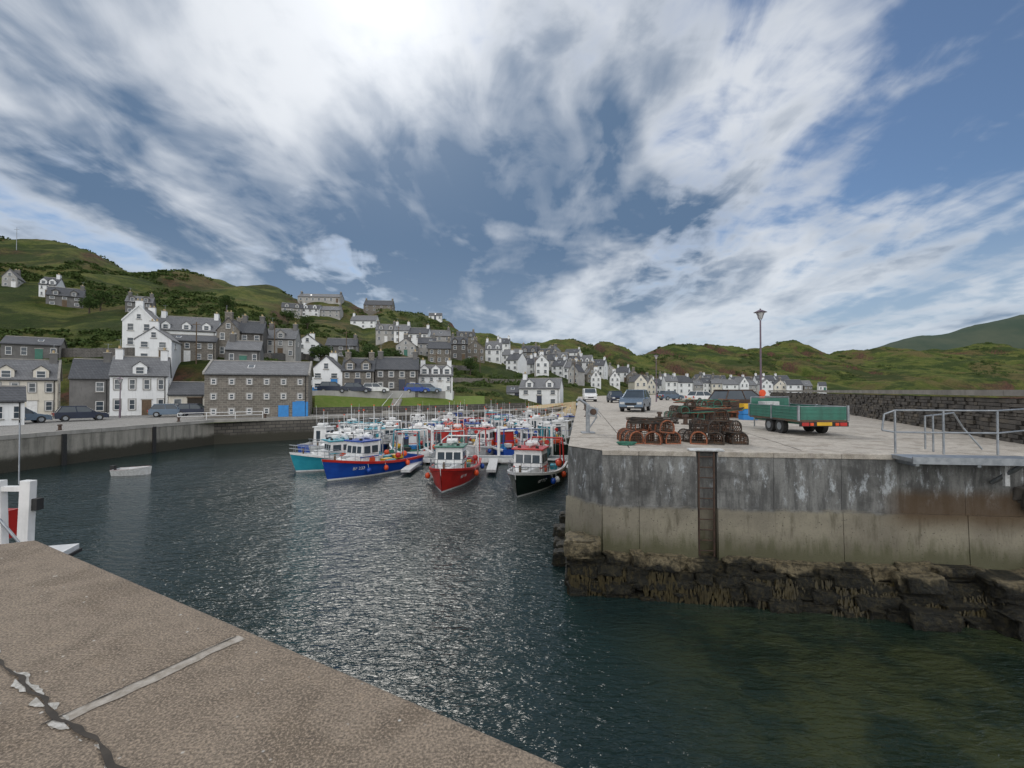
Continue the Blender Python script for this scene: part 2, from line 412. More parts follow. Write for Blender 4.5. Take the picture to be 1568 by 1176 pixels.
# ------------------------------------------------------------------ near quay
mb=MB()
poly=[(-5.1,4.93),(-9,2.8),(-9,-8),(9,-8),(9,-2.88)]
mb.prism(poly,-6,0,M['quay'],axis='Z')
mb.build('concrete_quay',bevel=.03)
def strip(name,p0,p1,w,mat,z=.004,jag=.25,step=.05):
    p0=V(p0);p1=V(p1);d=(p1-p0);L=d.length;d/=L;q=V((-d.y,d.x)); n=int(L/step); vs=[];fs=[]
    for i in range(n+1):
        c=p0+d*(L*i/n)+q*noise.noise(V((i*step*4.2,p0.x,5)))*w*jag*2
        a=w/2*(1+jag*noise.noise(V((i*step*10,p0.x,1)))*2); b=w/2*(1+jag*noise.noise(V((i*step*10,p0.y,9)))*2)
        vs+=[(c.x+q.x*a,c.y+q.y*a,z),(c.x-q.x*b,c.y-q.y*b,z)]
    for i in range(n): fs.append((2*i,2*i+1,2*i+3,2*i+2))
    mb=MB(); mb.add(vs,fs,mat); return mb.build(name,fix=False)
strip('slab_joint',(-1.755,2.985),(-2.21,2.20),.085,M['mortar'],.004,.22,.02)
strip('slab_joint',(-1.79,2.985),(-2.245,2.20),.007,M['crack_doorshade'],.008,.9,.02)
strip('slab_joint',(-2.42,2.05),(-3.2,.8),.05,M['mortar'],.0045,.3,.02)
CK0=V((-4.7,3.67));CK1=V((0.6,.66))
strip('slab_crack',CK0,CK1,.022,M['crack_doorshade'],.010,.9,.012)
mb=MB(); d=(CK1-CK0);L=d.length;d/=L;q=V((-d.y,d.x)); step=.008;n=int(L/step)
for sg,sd_ in ((1,3.1),(-1,8.7)):
    prev=None
    for i in range(n+1):
        s=i*step; den=1 if s<3.0 else .55
        wv=(noise.noise(V((s*5.5,sd_,0)))*.075+noise.noise(V((s*13,sd_,2)))*.025+.008)*den+noise.noise(V((s*31,sd_,4)))*.007
        c=CK0+d*s+q*(noise.noise(V((s*5,1,5)))*.006)
        a=c+q*sg*.006; b=c+q*sg*(.006+max(0,min(.05,wv)))
        cur=(a,b,wv)
        if prev and prev[2]>.004 and wv>.004:
            mb.add([(prev[0].x,prev[0].y,.006),(a.x,a.y,.006),(b.x,b.y,.006),(prev[1].x,prev[1].y,.006)],[(0,1,2,3)],M['sealant'])
        prev=cur
mb.build('sealant_patches',fix=False)

# ------------------------------------------------------------------ harbour walls and quays
def walls(name,line,z0,z1,mat):
    mb=MB(); vs=[];fs=[]
    pts=[]
    for a,b in zip(line[:-1],line[1:]):
        a=V(a);b=V(b);n=max(1,int((b-a).length/1.0))
        for i in range(n): pts.append(a+(b-a)*i/n)
    pts.append(V(line[-1]))
    for p in pts: vs+=[(p.x,p.y,z0),(p.x,p.y,z1)]
    for i in range(len(pts)-1): fs.append((2*i,2*i+2,2*i+3,2*i+1))
    mb.add(vs,fs,mat); return mb.build(name,fix=False)
LQ=[(-40,6),(-32.7,29),(-29.3,45)]; BQ=[(-29.3,45),(-21.8,50),(8,77.5),(13,88)]
walls('harbour_wall',LQ,-5,-1.5,M['lqwall'])
walls('harbour_wall',BQ,-5,-1.5,M['bqwall'])
mb=MB()
top=[(-40,6),(-32.7,29),(-29.3,45),(-21.8,50),(8,77.5),(13,88),(13,100),(-10,84),(-70,72),(-90,40)]
mb.add([(x,y,-1.5) for x,y in top],[list(range(len(top)))],M['road']); mb.build('harbour_road',fix=True)
mb=MB()
for l in (LQ,BQ):
    for a,b in zip(l[:-1],l[1:]):
        a=V(a);b=V(b);d=b-a;L=d.length;an=math.atan2(d.y,d.x); n=int(L/2)
        for i in range(n):
            c=a+d*((i+.5)/n)+V((-d.y,d.x)).normalized()*.22
            mb.box((c.x,c.y,-1.42+rnd(-.01,.01)),(L/n-.02,.55,.28),M['cope'],rz=an)
mb.build('quay_coping')
mb=MB()
for x,y in ((-33.9,25),(-31.9,32.5),(-30.6,39)):
    mb.box((x+.12,y,-2.7),(.14,.25,2.4),M['dark'],rz=-.2)
mb.build('wall_fender_posts')

A0=V((1.62,13.2)); A1=V((2.4,12.2)); B1=V((12.3,11.02)); C1=V((15.2,13.3))
fd=(B1-A1).normalized(); fn=V((fd.y,-fd.x))
def FP(s,off=0,z=0): p=A1+fd*s+fn*off; return (p.x,p.y,z)
pierp=[A0,A1,B1,C1,V((39.5,70)),V((47,98)),V((62,165)),V((24,165)),V((13.2,92)),V((7.3,51))]
mb=MB(); mb.add([(p.x,p.y,0) for p in pierp],[list(range(len(pierp)))],M['pier']); mb.build('pier_deck')
root=empty('harbour_pier')
mb=MB()
def solid(mb,a,b,off_in,off0,off1,z0,z1,mat,nn):
    a=V(a);b=V(b); vs=[]
    for p in (a,b):
        vs+=[(p.x+nn.x*off_in,p.y+nn.y*off_in,z0),(p.x+nn.x*off0,p.y+nn.y*off0,z0),(p.x+nn.x*off1,p.y+nn.y*off1,z1),(p.x+nn.x*off_in,p.y+nn.y*off_in,z1)]
    mb.add(vs,[(0,1,2,3),(4,7,6,5),(0,4,5,1),(1,5,6,2),(2,6,7,3),(3,7,4,0)],mat)
LAD0,LAD1=2.42,2.92
segs=[(0,.95),(.95,LAD0),(LAD1,4.3),(4.3,5.9),(5.9,7.15),(7.15,8.7),(8.7,9.97)]
for a,b in segs:
    o=rnd(0,.012)
    solid(mb,A1+fd*(a+.004),A1+fd*(b-.004),-.5,.0+o,-.0+o,-1.43,-.02,M['pwall'],fn)
    o=rnd(0,.015)
    solid(mb,A1+fd*(a+.004),A1+fd*(b-.004),-.5,.12+o,.06+o,-2.8,-1.43,M['pwall'],fn)
solid(mb,A1+fd*LAD0,A1+fd*LAD1,-.5,-.22,-.22,-2.8,-.02,M['pwall'],fn)
cd=(A1-A0).normalized(); cn=V((cd.y,-cd.x))
solid(mb,A0,A1,-.3,.02,.0,-1.43,-.02,M['pwall'],cn)
solid(mb,A0-cd*.03,A1+cd*.03,-.3,.12,.06,-2.8,-1.43,M['pwall'],cn)
ln=[V((1.62,13.2)),V((7.3,51)),V((13.2,92))]
for a,b in zip(ln[:-1],ln[1:]):
    d=(b-a).normalized(); nn=V((-d.y,d.x)); N=int((b-a).length/3)
    for i in range(N):
        p=a+(b-a)*(i/N); q=a+(b-a)*((i+1)/N)
        solid(mb,p,q-d*.01,-.5,.05,.0,-5,-.02,M['pwall'],nn)
mb.build('pier_walls',root,fix=True)
mb=MB()
for s0,s1 in [(0,.95),(.95,LAD0-.02),(LAD1+.02,4.3),(4.3,5.9),(5.9,7.15),(7.15,8.7),(8.7,9.97)]:
    solid(mb,A1+fd*(s0+.004),A1+fd*(s1-.004),-.55,.03,.03,-.12,.012,M['pier'],fn)
mb.build('edge_coping',root,bevel=.012)
mb=MB()
for s in (LAD0+.06,LAD1-.06): mb.tube([FP(s,-.04,-3.2),FP(s,-.04,.0)],.028,M['rust'],8)
z=-3.1
while z<-.1:
    mb.tube([FP(LAD0+.06,-.04,z),FP(LAD1-.06,-.04,z)],.016,M['rust'],6); z+=.27
mb.build('pier_ladder')
mb=MB(); mb.box(FP((LAD0+LAD1)/2,-.12,.045),(.86,.30,.05),M['blockage'],rz=math.atan2(fd.y,fd.x)); mb.build('ladder_head_block',bevel=.01)

def rock_template(sub,seed,boxy):
    bm=bmesh.new(); bmesh.ops.create_icosphere(bm,subdivisions=sub,radius=1)
    vs=[]
    for v in bm.verts:
        c=v.co; p=V([math.copysign(abs(t)**boxy,t) for t in c])
        p*=1+.20*noise.fractal(c*1.2+V((seed*7.1,0,0)),1,2,3)+.10*noise.noise(c*5+V((seed,3,0)))
        vs.append(p.copy())
    fs=[[v.index for v in f.verts] for f in bm.faces]; bm.free(); return vs,fs
RT=[rock_template(4,i,.34) for i in range(6)]
def rock(mb,c,sz,mat,rz=0):
    vs,fs=random.choice(RT)
    m=Matrix.Translation(c)@Matrix.Rotation(rz,4,'Z')@Matrix.Rotation(rnd(-.10,.10),4,'X')@Matrix.Rotation(rnd(-.06,.06),4,'Y')@Matrix.Diagonal((*[q/2*1.10 for q in sz],1))
    mb.add(vs,fs,mat,m,True)
KP=.036
mb=MB(); ang=math.atan2(fd.y,fd.x)
for r in range(5):
    z=-2.82-r*.29; s=-.9
    while s<11.5:
        w=rnd(.35,1.15); prot=(.02+KP*max(0,s))*(r*.8+.35)*.8
        rock(mb,FP(s+w/2,prot-.22+rnd(-.07,.07),z+rnd(-.05,.05)),(w,1.0,rnd(.28,.42)),M['rocks'],ang+rnd(-.06,.06)); s+=w*.95
for s,w,o,z in ((-.55,.8,.02,-2.5),(7.3,.9,.30,-2.95),(9.3,1.3,.42,-2.9),(10.5,1.0,.2,-2.6),(9.1,1.1,.95,-3.5),(7.2,.9,.75,-3.6)):
    rock(mb,FP(s,o,z),(w,.9,.42),M['rocks'],ang)
for i in range(70):
    t=rnd(0,1); p=B1+(C1-B1)*t; z=rnd(-4.1,-.7); out=.1+(-.6-z)*.28
    rock(mb,(p.x+.55*out+.1,p.y-.8*out+.1,z),(rnd(.5,1.0),rnd(.5,.9),rnd(.3,.5)),M['swall'] if z>-2.6 else M['rocks'],rnd(0,1.2))
for a in range(14):
    p=A0+V((.15,1))*rnd(0,5); rock(mb,(p.x-.05,p.y,rnd(-3.9,-3.2)),(.5,rnd(.6,1),.4),M['rocks'],1.4)
mb.build('foundation_stones',fix=False)
random.seed(77)
M['wrack']=mat('bladder_wrack',(.030,.024,.010),(.065,.050,.018),6,.45)
mb=MB()
for i in range(2600):
    s=rnd(-.9,11.3); zt=rnd(-3.65,-2.95); rr=(-2.8-zt)/.29; off=(.02+KP*max(0,s))*(rr*.8+.35)*.8-.22+.53+rnd(-.03,.03)
    if noise.noise(V((s*.9,zt*1.5,2)))<-.12: continue
    p=V(FP(s,off,zt)); w_=rnd(.012,.035); l_=rnd(.10,.28); q=V((fd.x,fd.y,0)); d1=V((fn.x*.12+rnd(-.15,.15),fn.y*.12,-1)).normalized()
    mb.add([p-q*w_*.4,p+q*w_*.4,p+d1*l_*.6+q*w_,p+d1*l_+q*w_*rnd(-.5,.5),p+d1*l_*.6-q*w_],[(0,1,2,3,4)],M['wrack'])
mb.build('seaweed_fringe',fix=False)
random.seed(12)

mb=MB()
a0=math.atan2(fd.y,fd.x)
c=FP(8.5,.32,-.03); mb.box(c,(2.9,.75,.09),M['steel'],rz=a0)
mb.box(FP(8.5,.72,-.03),(2.9,.04,.16),M['steel'],rz=a0)
for s in (7.2,8.5,9.75): mb.box(FP(s,.3,-.13),(.08,.7,.09),M['steel'],rz=a0)
mb.tube([FP(9.4,.65,-.1),FP(9.25,.05,-.62)],.05,M['steel'])
mb.box(FP(9.3,.35,-.33),(.10,.07,.62),M['blockage'],rz=a0)
mb.build('steel_landing_stage')
mb=MB()
for s in (7.25,8.35,9.55): mb.tube([FP(s,-.15,0),FP(s,-.15,1.12)],.024,M['steel'],8)
p4=B1+(C1-B1)*.35; p5=B1+(C1-B1)*.8
mb.tube([(p4.x,p4.y,0),(p4.x,p4.y,1.15)],.024,M['steel'],8); mb.tube([(p5.x,p5.y,0),(p5.x,p5.y,1.18)],.024,M['steel'],8)
for z in (.55,1.1):
    mb.tube([FP(7.25,-.15,z),FP(9.55,-.15,z),(p4.x,p4.y,z+.02),(p5.x,p5.y,z+.04)],.022,M['steel'],8)
mb.tube([FP(7.25,-.15,1.1),FP(7.0,-.15,1.0),FP(6.95,-.15,.6),FP(7.25,-.15,.55)],.022,M['steel'],8)
mb.build('pier_railing')
mb=MB()
mb.tube([FP(8.55,-.75,0),FP(8.55,-.75,.95),FP(9.3,-1.1,1.0),FP(9.6,-1.2,.6),FP(9.9,-1.0,.05)],.022,M['steel'],8)
mb.tube([FP(8.75,-1.3,0),FP(8.75,-1.3,.9),FP(9.6,-1.7,.95)],.022,M['steel'],8)
mb.build('stair_handrail')

SW0=V((15.2,13.6)); SW1=V((39.5,70)); sd=(SW1-SW0); SL=sd.length; sd/=SL; sn=V((-sd.y,sd.x))
rootw=empty('stone_sea_wall')
mb=MB()
sa=math.atan2(sd.y,sd.x)
z=0
while z<1.32:
    rh=rnd(.09,.17); s=-1.5
    while s<SL:
        w=rnd(.18,.65)*(1 if s<20 else 1.8); p=SW0+sd*(s+w/2)+sn*(.0-z*.08)
        mb.box((p.x-sn.x*.3+rnd(-.05,.05),p.y-sn.y*.3,z+rh/2),(w-.02,.6+rnd(0,.14),rh-.018),random.choice([M['swall'],M['swall'],M['swall'],M['swall2']]),rz=sa+rnd(-.05,.05),ry=rnd(-.02,.02)); s+=w
    z+=rh
mb.build('stone_courses',rootw,fix=False)
mb=MB()
c=(SW0+SW1)/2; mb.box((c.x-sn.x*.5,c.y-sn.y*.5,.62),(SL+2,.6,1.28),M['crack_doorshade'],rz=sa)
s=-1.5
while s<SL:
    p=SW0+sd*(s+1.2)-sn*.42; mb.box((p.x,p.y,1.40+.12),(2.38,.9,.18+rnd(0,.02)),M['wcope'],rz=sa); s+=2.4
mb.build('cope_stones',rootw)

# ------------------------------------------------------------------ houses
HP=[]
def window(mb,x,z,w,h,y,M4,gm,fr=.06):
    o=M4@Matrix.Translation((x,y,z))
    mb.add([(-w/2,-.012,0),(w/2,-.012,0),(w/2,-.012,h),(-w/2,-.012,h)],[(0,1,2,3)],gm,o)
    wm=M['wpaint']
    mb.box((0,-.03,fr/2),(w+.0,.06,fr),wm,M=o); mb.box((0,-.03,h-fr/2),(w,.06,fr),wm,M=o)
    mb.box((-w/2+fr/2,-.03,h/2),(fr,.056,h-2*fr),wm,M=o); mb.box((w/2-fr/2,-.03,h/2),(fr,.056,h-2*fr),wm,M=o)
    mb.box((0,-.025,h/2),(w-2*fr,.05,.045),wm,M=o)
    mb.box((0,-.06,-.05),(w+.16,.13,.09),M['cope'],M=o)
def house(name,L,R,base,h,r,depth,wall,roof,rows,cols,dorm=0,chim='LR',Y=None,phi=None,z=None,door=True,side=True,gf=False,trim=None,skews=False,surround=None,nowin=(),ws=1.0):
    L-=784;R-=784;b=(L+R)/2
    E=598-base
    if Y is None: X,Y,zg=site(b,E)
    else: X=b/700*Y
    zb=1.6+E*Y/700
    if z is not None: zb=z
    if phi is None: phi=math.atan(-b/700)*.75
    else: phi=math.radians(phi)
    def s_of(bb): bb/=700; return (bb*Y-X)/(math.cos(phi)-bb*math.sin(phi))
    s0,s1=s_of(L),s_of(R); w=s1-s0; sc=(s0+s1)/2
    fx,fy=X+sc*math.cos(phi),Y+sc*math.sin(phi)
    cx,cy=fx-math.sin(phi)*depth/2,fy+math.cos(phi)*depth/2
    HP.append((cx,cy,max(w,depth)*.75+1))
    root=empty(name,(cx,cy,zb),phi)
    W,D=w,depth; T=Matrix.Identity(4)
    if gf: W,D=depth,w; T=Matrix.Rotation(math.pi/2,4,'Z')
    wm,rm=M[wall],M[roof]; found=4.5
    mb=MB(); mb.prism([(-D/2,-found),(D/2,-found),(D/2,h),(0,h+r),(-D/2,h)],-W/2,W/2,wm,M=T); 
    if trim: mb.box((0,0,.2),(W+.06,D+.06,.9),M[trim],M=T)
    mb.build('walls',root)
    mb=MB(); ov=.18; sl=r/(D/2); th=.12
    g=.0 if skews else .12
    for sg in (-1,1):
        pr=[(sg*(D/2+ov),h-ov*sl+.03),(0,h+r+.03),(0,h+r+.03+th),(sg*(D/2+ov),h-ov*sl+.03+th)]
        mb.prism(pr,-W/2-g,W/2+g,rm,M=T)
    mb.box((0,0,h+r+th+.04),(W+.1,.22,.12),M['cope'],M=T)
    mb.build('roof',root)
    mb=MB()
    if skews:
        for sx in (-1,1):
            for sg in (-1,1):
                pr=[(sg*(D/2+.1),h-.1*sl),(0,h+r),(0,h+r+.28),(sg*(D/2+.1),h-.1*sl+.28)]
                x0=sx*W/2-.02 if sx>0 else sx*W/2-.20
                mb.prism(pr,x0,x0+.22,M['cope'] if wall!='white' else wm,M=T)
    for c in chim:
        x={'L':-W/2+.55,'R':W/2-.55,'C':0}[c]
        mb.box((x,0,h+r+.25),(.75,1.15,1.5),wm if wall in('white','stone','grey') else M['grey'],M=T)
        mb.box((x,0,h+r+1.04),(.85,1.27,.10),M['cope'],M=T)
        for q in (-.3,.3): mb.cyl((x,q,h+r+1.09),(x,q,h+r+1.45),.13,M['sand'],.10,n=8,M=T)
    if mb.v: mb.build('chimneys',root)
    mb=MB(); sh=h/rows; ww=min(.95,w/cols*.42)*ws; wh=min(1.35,sh*.50)*(ws+.1 if ws<1 else 1)
    for ri in range(rows):
        for ci in range(cols):
            if (ri,ci) in nowin: continue
            x=-w/2+(ci+.5)*w/cols
            gm=M['glass'] if random.random()<.7 else M['frost']
            if ri==0 and door and ci==(cols//2 if cols<6 else cols-1):
                dc=random.choice(['wood','navy','wpaint','greenp']) if door is True else door
                mb.box((x,-depth/2-.03,1.0),(.95,.06,2.0),M[dc]); mb.box((x,-depth/2-.04,2.05),(1.15,.09,.12),M['cope']); continue
            window(mb,x,ri*sh+sh*.32,ww,wh,-depth/2,Matrix.Identity(4),gm)
            if surround:
                zz=ri*sh+sh*.32
                for sx in (-1,1): mb.box((x+sx*(ww/2+.07),-depth/2-.012,zz+wh/2),(.12,.03,wh),M[surround])
                mb.box((x,-depth/2-.012,zz+wh+.07),(ww+.26,.03,.12),M[surround])
    if gf and r>1.4: window(mb,0,h+r*.15,.7,.9,-depth/2,Matrix.Identity(4),M['glass'])
    if side:
        for sg in (-1,1):
            Rm=Matrix.Rotation(sg*math.pi/2,4,'Z'); nc=2 if depth>6 else 1
            for ri in range(rows):
                for ci in range(nc):
                    if random.random()<.45:
                        window(mb,-depth/2+(ci+.5)*depth/nc,ri*sh+sh*.32,.8,wh,-w/2,Rm,M['glass'])
    if not gf:
        mb.cyl((-w/2,-depth/2-.26,h-.1),(w/2,-depth/2-.26,h-.1),.06,M['dark'],n=6)
        mb.cyl((w/2-.3,-depth/2-.06,0),(w/2-.3,-depth/2-.06,h-.1),.045,M['dark'],n=6)
        if random.random()<.5 and not dorm:
            T2=Matrix.Translation((rnd(-.25,.25)*w,-depth/4,h+r/2+.03+th+.03))@Matrix.Rotation(math.atan2(r,depth/2),4,'X')
            mb.box((0,0,0),(.7,.9,.08),M['wpaint'],M=T2); mb.box((0,0,.05),(.58,.78,.02),M['glass'],M=T2)
    if chim and random.random()<.6:
        xa=-W/2+.55 if 'L' in chim else W/2-.55
        mb.cyl((xa,.4,h+r+.9),(xa,.4,h+r+2.3),.025,M['steel'],n=4,M=T); mb.cyl((xa-.4,.4,h+r+2.25),(xa+.4,.4,h+r+2.25),.02,M['steel'],n=4,M=T)
    mb.build('windows_and_doors',root,fix=False)
    if dorm and not gf:
        mb=MB()
        for i in range(dorm):
            x=-w/2+(i+.5)*w/dorm; y0=-depth/2+.15; dw=.7; dz=h+.1; dh=1.05
            mb.prism([(-dw,dz-.4),(dw,dz-.4),(dw,dz+dh),(0,dz+dh+.6),(-dw,dz+dh)],y0,0,wm,axis='Y',M=Matrix.Translation((x,0,0)))
            for sg in (-1,1):
                mb.prism([(sg*(dw+.12),dz+dh-.06),(0,dz+dh+.64),(0,dz+dh+.74),(sg*(dw+.12),dz+dh+.04)],y0-.12,.2,rm,axis='Y',M=Matrix.Translation((x,0,0)))
            window(mb,x,dz+.12,.85,.9,y0,Matrix.Identity(4),M['glass'])
        mb.build('dormers',root,fix=False)
    return root,(w,depth)
H=house
H('harbour_office',-40,38,655,2.3,1.2,4,'white','slate',1,3,Y=40,chim='',door=False,phi=48)
H('cream_house',-20,88,639,4.7,2.5,6,'cream','lslate',2,4,dorm=2,Y=57,phi=42,surround='lgrey',chim='R',skews=True)
H('grey_rendered_house',106,168,639,4.9,2.5,6.5,'grey','slate',2,2,Y=58,phi=36,chim='R',door=False,nowin=((0,0),(1,0)))
H('white_townhouse',168,257,637,5.0,2.4,6,'white','lslate',2,4,dorm=1,Y=57,phi=34,chim='LR',door='wood',surround='lgrey')
r_,(w_,d_)=H('boat_store',258,314,637,2.7,1.6,7,'cream','slate',1,2,Y=59,phi=30,chim='',door=False,nowin=((0,1),))
mb=MB(); mb.box((w_*.22,-d_/2-.02,1.15),(w_*.42,.05,2.3),M['crack_doorshade']); mb.box((w_*.22,-d_/2-.06,2.36),(w_*.46,.14,.14),M['wood']); mb.build('doorway',r_)  # near-black panel paints the shade inside the open doorway
r_,(w_,d_)=H('stone_warehouse',313,472,641,5.1,1.6,7,'stone','lslate',3,6,Y=53,phi=20,chim='',door='bblue',side=True,surround='lgrey',skews=True,ws=.62,nowin=((0,4),))
mb=MB(); mb.box((w_*.25,-d_/2-.03,.75),(1.1,.06,1.5),M['bblue']); mb.box((w_*.42,-d_/2-.05,.95),(1.7,.06,1.9),M['bblue']); mb.build('doors',r_)
H('grey_garage_building',0,92,552,2.7,1.4,7,'grey','slate',1,4,chim='',phi=38)
H('white_gable_house',186,236,535,5.2,2.8,9,'white','lslate',2,2,gf=True,phi=25,skews=True,chim='LR')
H('white_gable_house',206,262,556,3.6,1.8,9,'white','lslate',2,2,gf=True,phi=25,Y=70,chim='L',side=True)
H('white_terrace_house',236,330,533,3.4,3.0,7,'white','lslate',1,5,dorm=3,phi=22,chim='LR')
H('stone_terrace_house',240,330,555,3.6,1.2,6,'stone','slate',2,5,phi=24,chim='')
H('stone_gable_house',331,366,549,5,2.2,8,'stone','slate',2,2,gf=True,phi=16,chim='LR')
H('grey_house',364,402,549,4.6,2.4,6,'dstone','slate',2,2,phi=20,chim='LR')
H('grey_house',405,452,549,3.8,2.2,6,'lgrey','lslate',2,3,dorm=1,phi=15,chim='LR')
H('white_gable_house',452,488,549,3.4,1.8,7,'white','slate',2,2,gf=True,phi=15,chim='R')
H('grey_cottage',345,398,565,2.8,1.5,5,'grey','lslate',1,3,Y=68,chim='L')
H('white_gable_house',474,524,600,3.1,2.2,7,'white','slate',2,2,gf=True,phi=12,trim='bblue',chim='R',Y=69,door='bblue')
H('stone_house',523,572,600,3.2,2.0,6,'stone','slate',2,3,phi=12,dorm=2,chim='LR',Y=70)
H('dark_stone_house',574,640,600,3.5,2.0,6,'dstone','slate',2,4,phi=10,dorm=0,chim='LR',Y=72,surround='lgrey')
H('white_cottage',641,693,602,2.9,1.7,6,'white','lslate',2,4,phi=8,dorm=3,chim='LR',Y=76,door='wpaint')
H('white_harbour_building',795,857,622,3.4,1.9,7,'white','lslate',2,3,phi=-12,dorm=2,chim='L',Y=88,door='navy')
H('white_outbuilding',776,797,617,2.0,1.2,6,'white','slate',1,2,Y=90,chim='')
rows=[
(0,24,440,3,2.2,'lgrey','slate',38),(57,84,455,3.5,2.5,'white','slate',30),(68,125,470,3.0,2.6,'grey','slate',30),
(190,232,481,3.2,2,'grey','lslate',25),(498,545,548,3,2,'grey','slate',10),
(536,575,503,3.2,2.4,'white','lslate',10),(430,462,484,3.2,2.2,'lgrey','slate',15),(460,488,484,3,2,'white','slate',12),(490,520,486,3,2,'lgrey','lslate',12),
(575,606,524,4,2.2,'lgrey','lslate',8),(603,626,526,4.2,2.2,'white','lslate',8),(624,655,530,4,2.2,'white','slate',6),(655,690,533,4,2.2,'lgrey','lslate',5),
(690,716,552,5,2.4,'dstone','slate',4),(714,742,555,4.6,2.4,'stone','slate',4),(743,768,556,4.6,3,'white','lslate',-5),(768,800,559,3.8,2.4,'white','lslate',-15),
(700,728,530,4,2.4,'stone','slate',6),(640,668,547,4,2,'lgrey','slate',6),(655,690,558,4.4,2.2,'stone','slate',6),(606,636,546,3,2,'lgrey','slate',6),
(760,780,540,4,2.5,'white','slate',-5),(798,822,556,4,2.5,'stone','slate',-10),(820,845,560,4,2.4,'lgrey','slate',-12),(846,868,565,4,2.4,'white','lslate',-14),
(868,888,570,4,2.4,'lgrey','slate',-12),(885,904,572,4.4,2.8,'white','lslate',-20),(903,925,577,4.4,2.6,'white','slate',-20),(922,945,581,4.4,2.6,'lgrey','slate',-20),
(943,962,585,4.4,2.6,'white','slate',-20),(960,980,590,4.2,2.6,'stone','slate',-15),
]
nm={'white':'white_house','lgrey':'grey_house','grey':'dark_grey_house','stone':'stone_house','dstone':'dark_stone_house','cream':'cream_house'}
for L_,R_,b_,h_,rr_,wa,ro,ph in rows:
    H(nm[wa],L_,R_,b_,h_,rr_,6.5,wa,ro,2,3 if R_-L_>26 else 2,chim=random.choice(['LR','L','R']),phi=ph+rnd(-8,8),gf=random.random()<.25,dorm=random.choice([0,0,2]),door=random.random()<.5)
H('long_hilltop_house',455,520,463,2.6,1.8,7,'lgrey','lslate',1,7,chim='LR',phi=5)
H('hilltop_house',556,600,477,3.6,3.2,9,'stone','slate',2,4,chim='LR',phi=5)
H('hilltop_cottage',656,676,490,2.4,1.6,6,'white','slate',1,3,chim='',phi=5)
random.seed(5)
x=972
while x<1236:
    w=random.choice([13,16,19,24]); wa=random.choice(['white','white','white','lgrey','stone','cream'])
    H(nm[wa],x,x+w,605-rnd(0,1.5),rnd(3.6,5.6),rnd(2,2.8),7,wa,random.choice(['slate','lslate']),2,2,chim=random.choice(['LR','R','']),phi=rnd(-25,15),gf=random.random()<.35,side=False,Y=rnd(175,190)+ (x-972)*.12,door=False)
    x+=w*random.choice([.95,1,1.1,1.4])
x=985
while x<1200:
    w=random.choice([13,16,20]); wa=random.choice(['white','lgrey','white','stone'])
    H(nm[wa],x,x+w,596-rnd(0,3),rnd(3.4,4.5),2.4,7,wa,'slate',2,2,chim='L',phi=rnd(-25,10),gf=random.random()<.4,side=False,Y=rnd(215,228),door=False); x+=w*random.choice([1.0,1.2,1.5,2.0])
H('white_cottage',1254,1266,599,3,2,6,'white','slate',1,2,chim='',side=False,Y=255)
for y0,x0,x1 in ((588,870,900),(580,862,905),(568,775,850),(548,835,870),(592,905,975),(574,800,860)):
    x=x0
    while x<x1:
        w=random.choice([17,20,24])*.9; wa=random.choice(['white','lgrey','white','stone'])
        H(nm[wa],x,x+w,y0+(x-x0)*.05+rnd(-2,2),rnd(3.2,4.4),2.3,6.5,wa,random.choice(['slate','lslate']),2,2,chim=random.choice(['LR','R']),phi=rnd(-30,10),gf=random.random()<.3,side=False,door=False); x+=w*random.choice([1.05,1.2,1.9])

def onground(B0,B1,Ef,n=24):
    o=[]
    for i in range(n+1):
        B=B0+(B1-B0)*i/n; x,y,z=site(B,Ef(i/n)); o.append((x,y,z))
    return o
def ribbon(name,pts,h,th,mat,down=1.0):
    mb=MB()
    for a,b in zip(pts[:-1],pts[1:]):
        d=V(b)-V(a); an=math.atan2(d.y,d.x); c=(V(a)+V(b))/2; L=math.hypot(d.x,d.y)
        mb.box((c.x,c.y,c.z+(h-down)/2),(L+.05,th,h+down),mat,rz=an)
    return mb.build(name)
ribbon('retaining_wall',[( (B/700)*Y,Y,1.6-5.5*Y/700) for B,Y in ((-312,65.5),(-260,67),(-200,69.5),(-144,73),(-90,77.5))],.5,.4,M['lgrey'],2)
ribbon('retaining_wall',[((B/700)*Y,Y,-1.5) for B,Y in ((-304,58.8),(-244,61),(-144,66),(-44,74),(20,80))],.9,.4,M['bqwall'],.5)
ribbon('garden_wall',onground(-90,60,lambda t:12-2*t),1.0,.4,M['stone'],2)
ribbon('garden_wall',onground(-440,-300,lambda t:46),1.2,.4,M['dstone'],2)
ribbon('garden_wall',onground(-784,-560,lambda t:50),1.5,.4,M['dstone'],2)
ribbon('terrace_wall',onground(-200,-60,lambda t:36-6*t),1.2,.5,M['dstone'],2)
mb=MB()
X0,Y0=-190/700*61.5,61.5; X1,Y1=-175/700*70,70
for i in range(22):
    t=i/21; xx=X0+(X1-X0)*t; yy=Y0+(Y1-Y0)*t; zz=max(ground(xx,yy),-1.5)+.12
    mb.box((xx,yy,zz),(1.3,.45,.35),M['cope'])
for sx in (-.8,.8):
    mb.tube([(X0+sx,Y0,-.5),(X1+sx,Y1,max(ground(X1,Y1),-1.5)+1.1)],.035,M['wpaint'])
mb.build('bank_stairway')
vs=[];fs=[];NB2=90
for i in range(NB2+1):
    B=-302+260*i/NB2; p=profile(B)
    for j in range(16):
        Y=p[1][0]+1.0+(p[2][0]-p[1][0]-.6)*j/15; x=B/700*Y; vs.append((x,Y,ground(x,Y)+.08))
for i in range(NB2):
    for j in range(15): a=i*16+j; fs.append((a,a+16,a+17,a+1))
mb=MB(); mb.add(vs,fs,M['lawn'],sm=True); mb.build('grass_bank',fix=False)
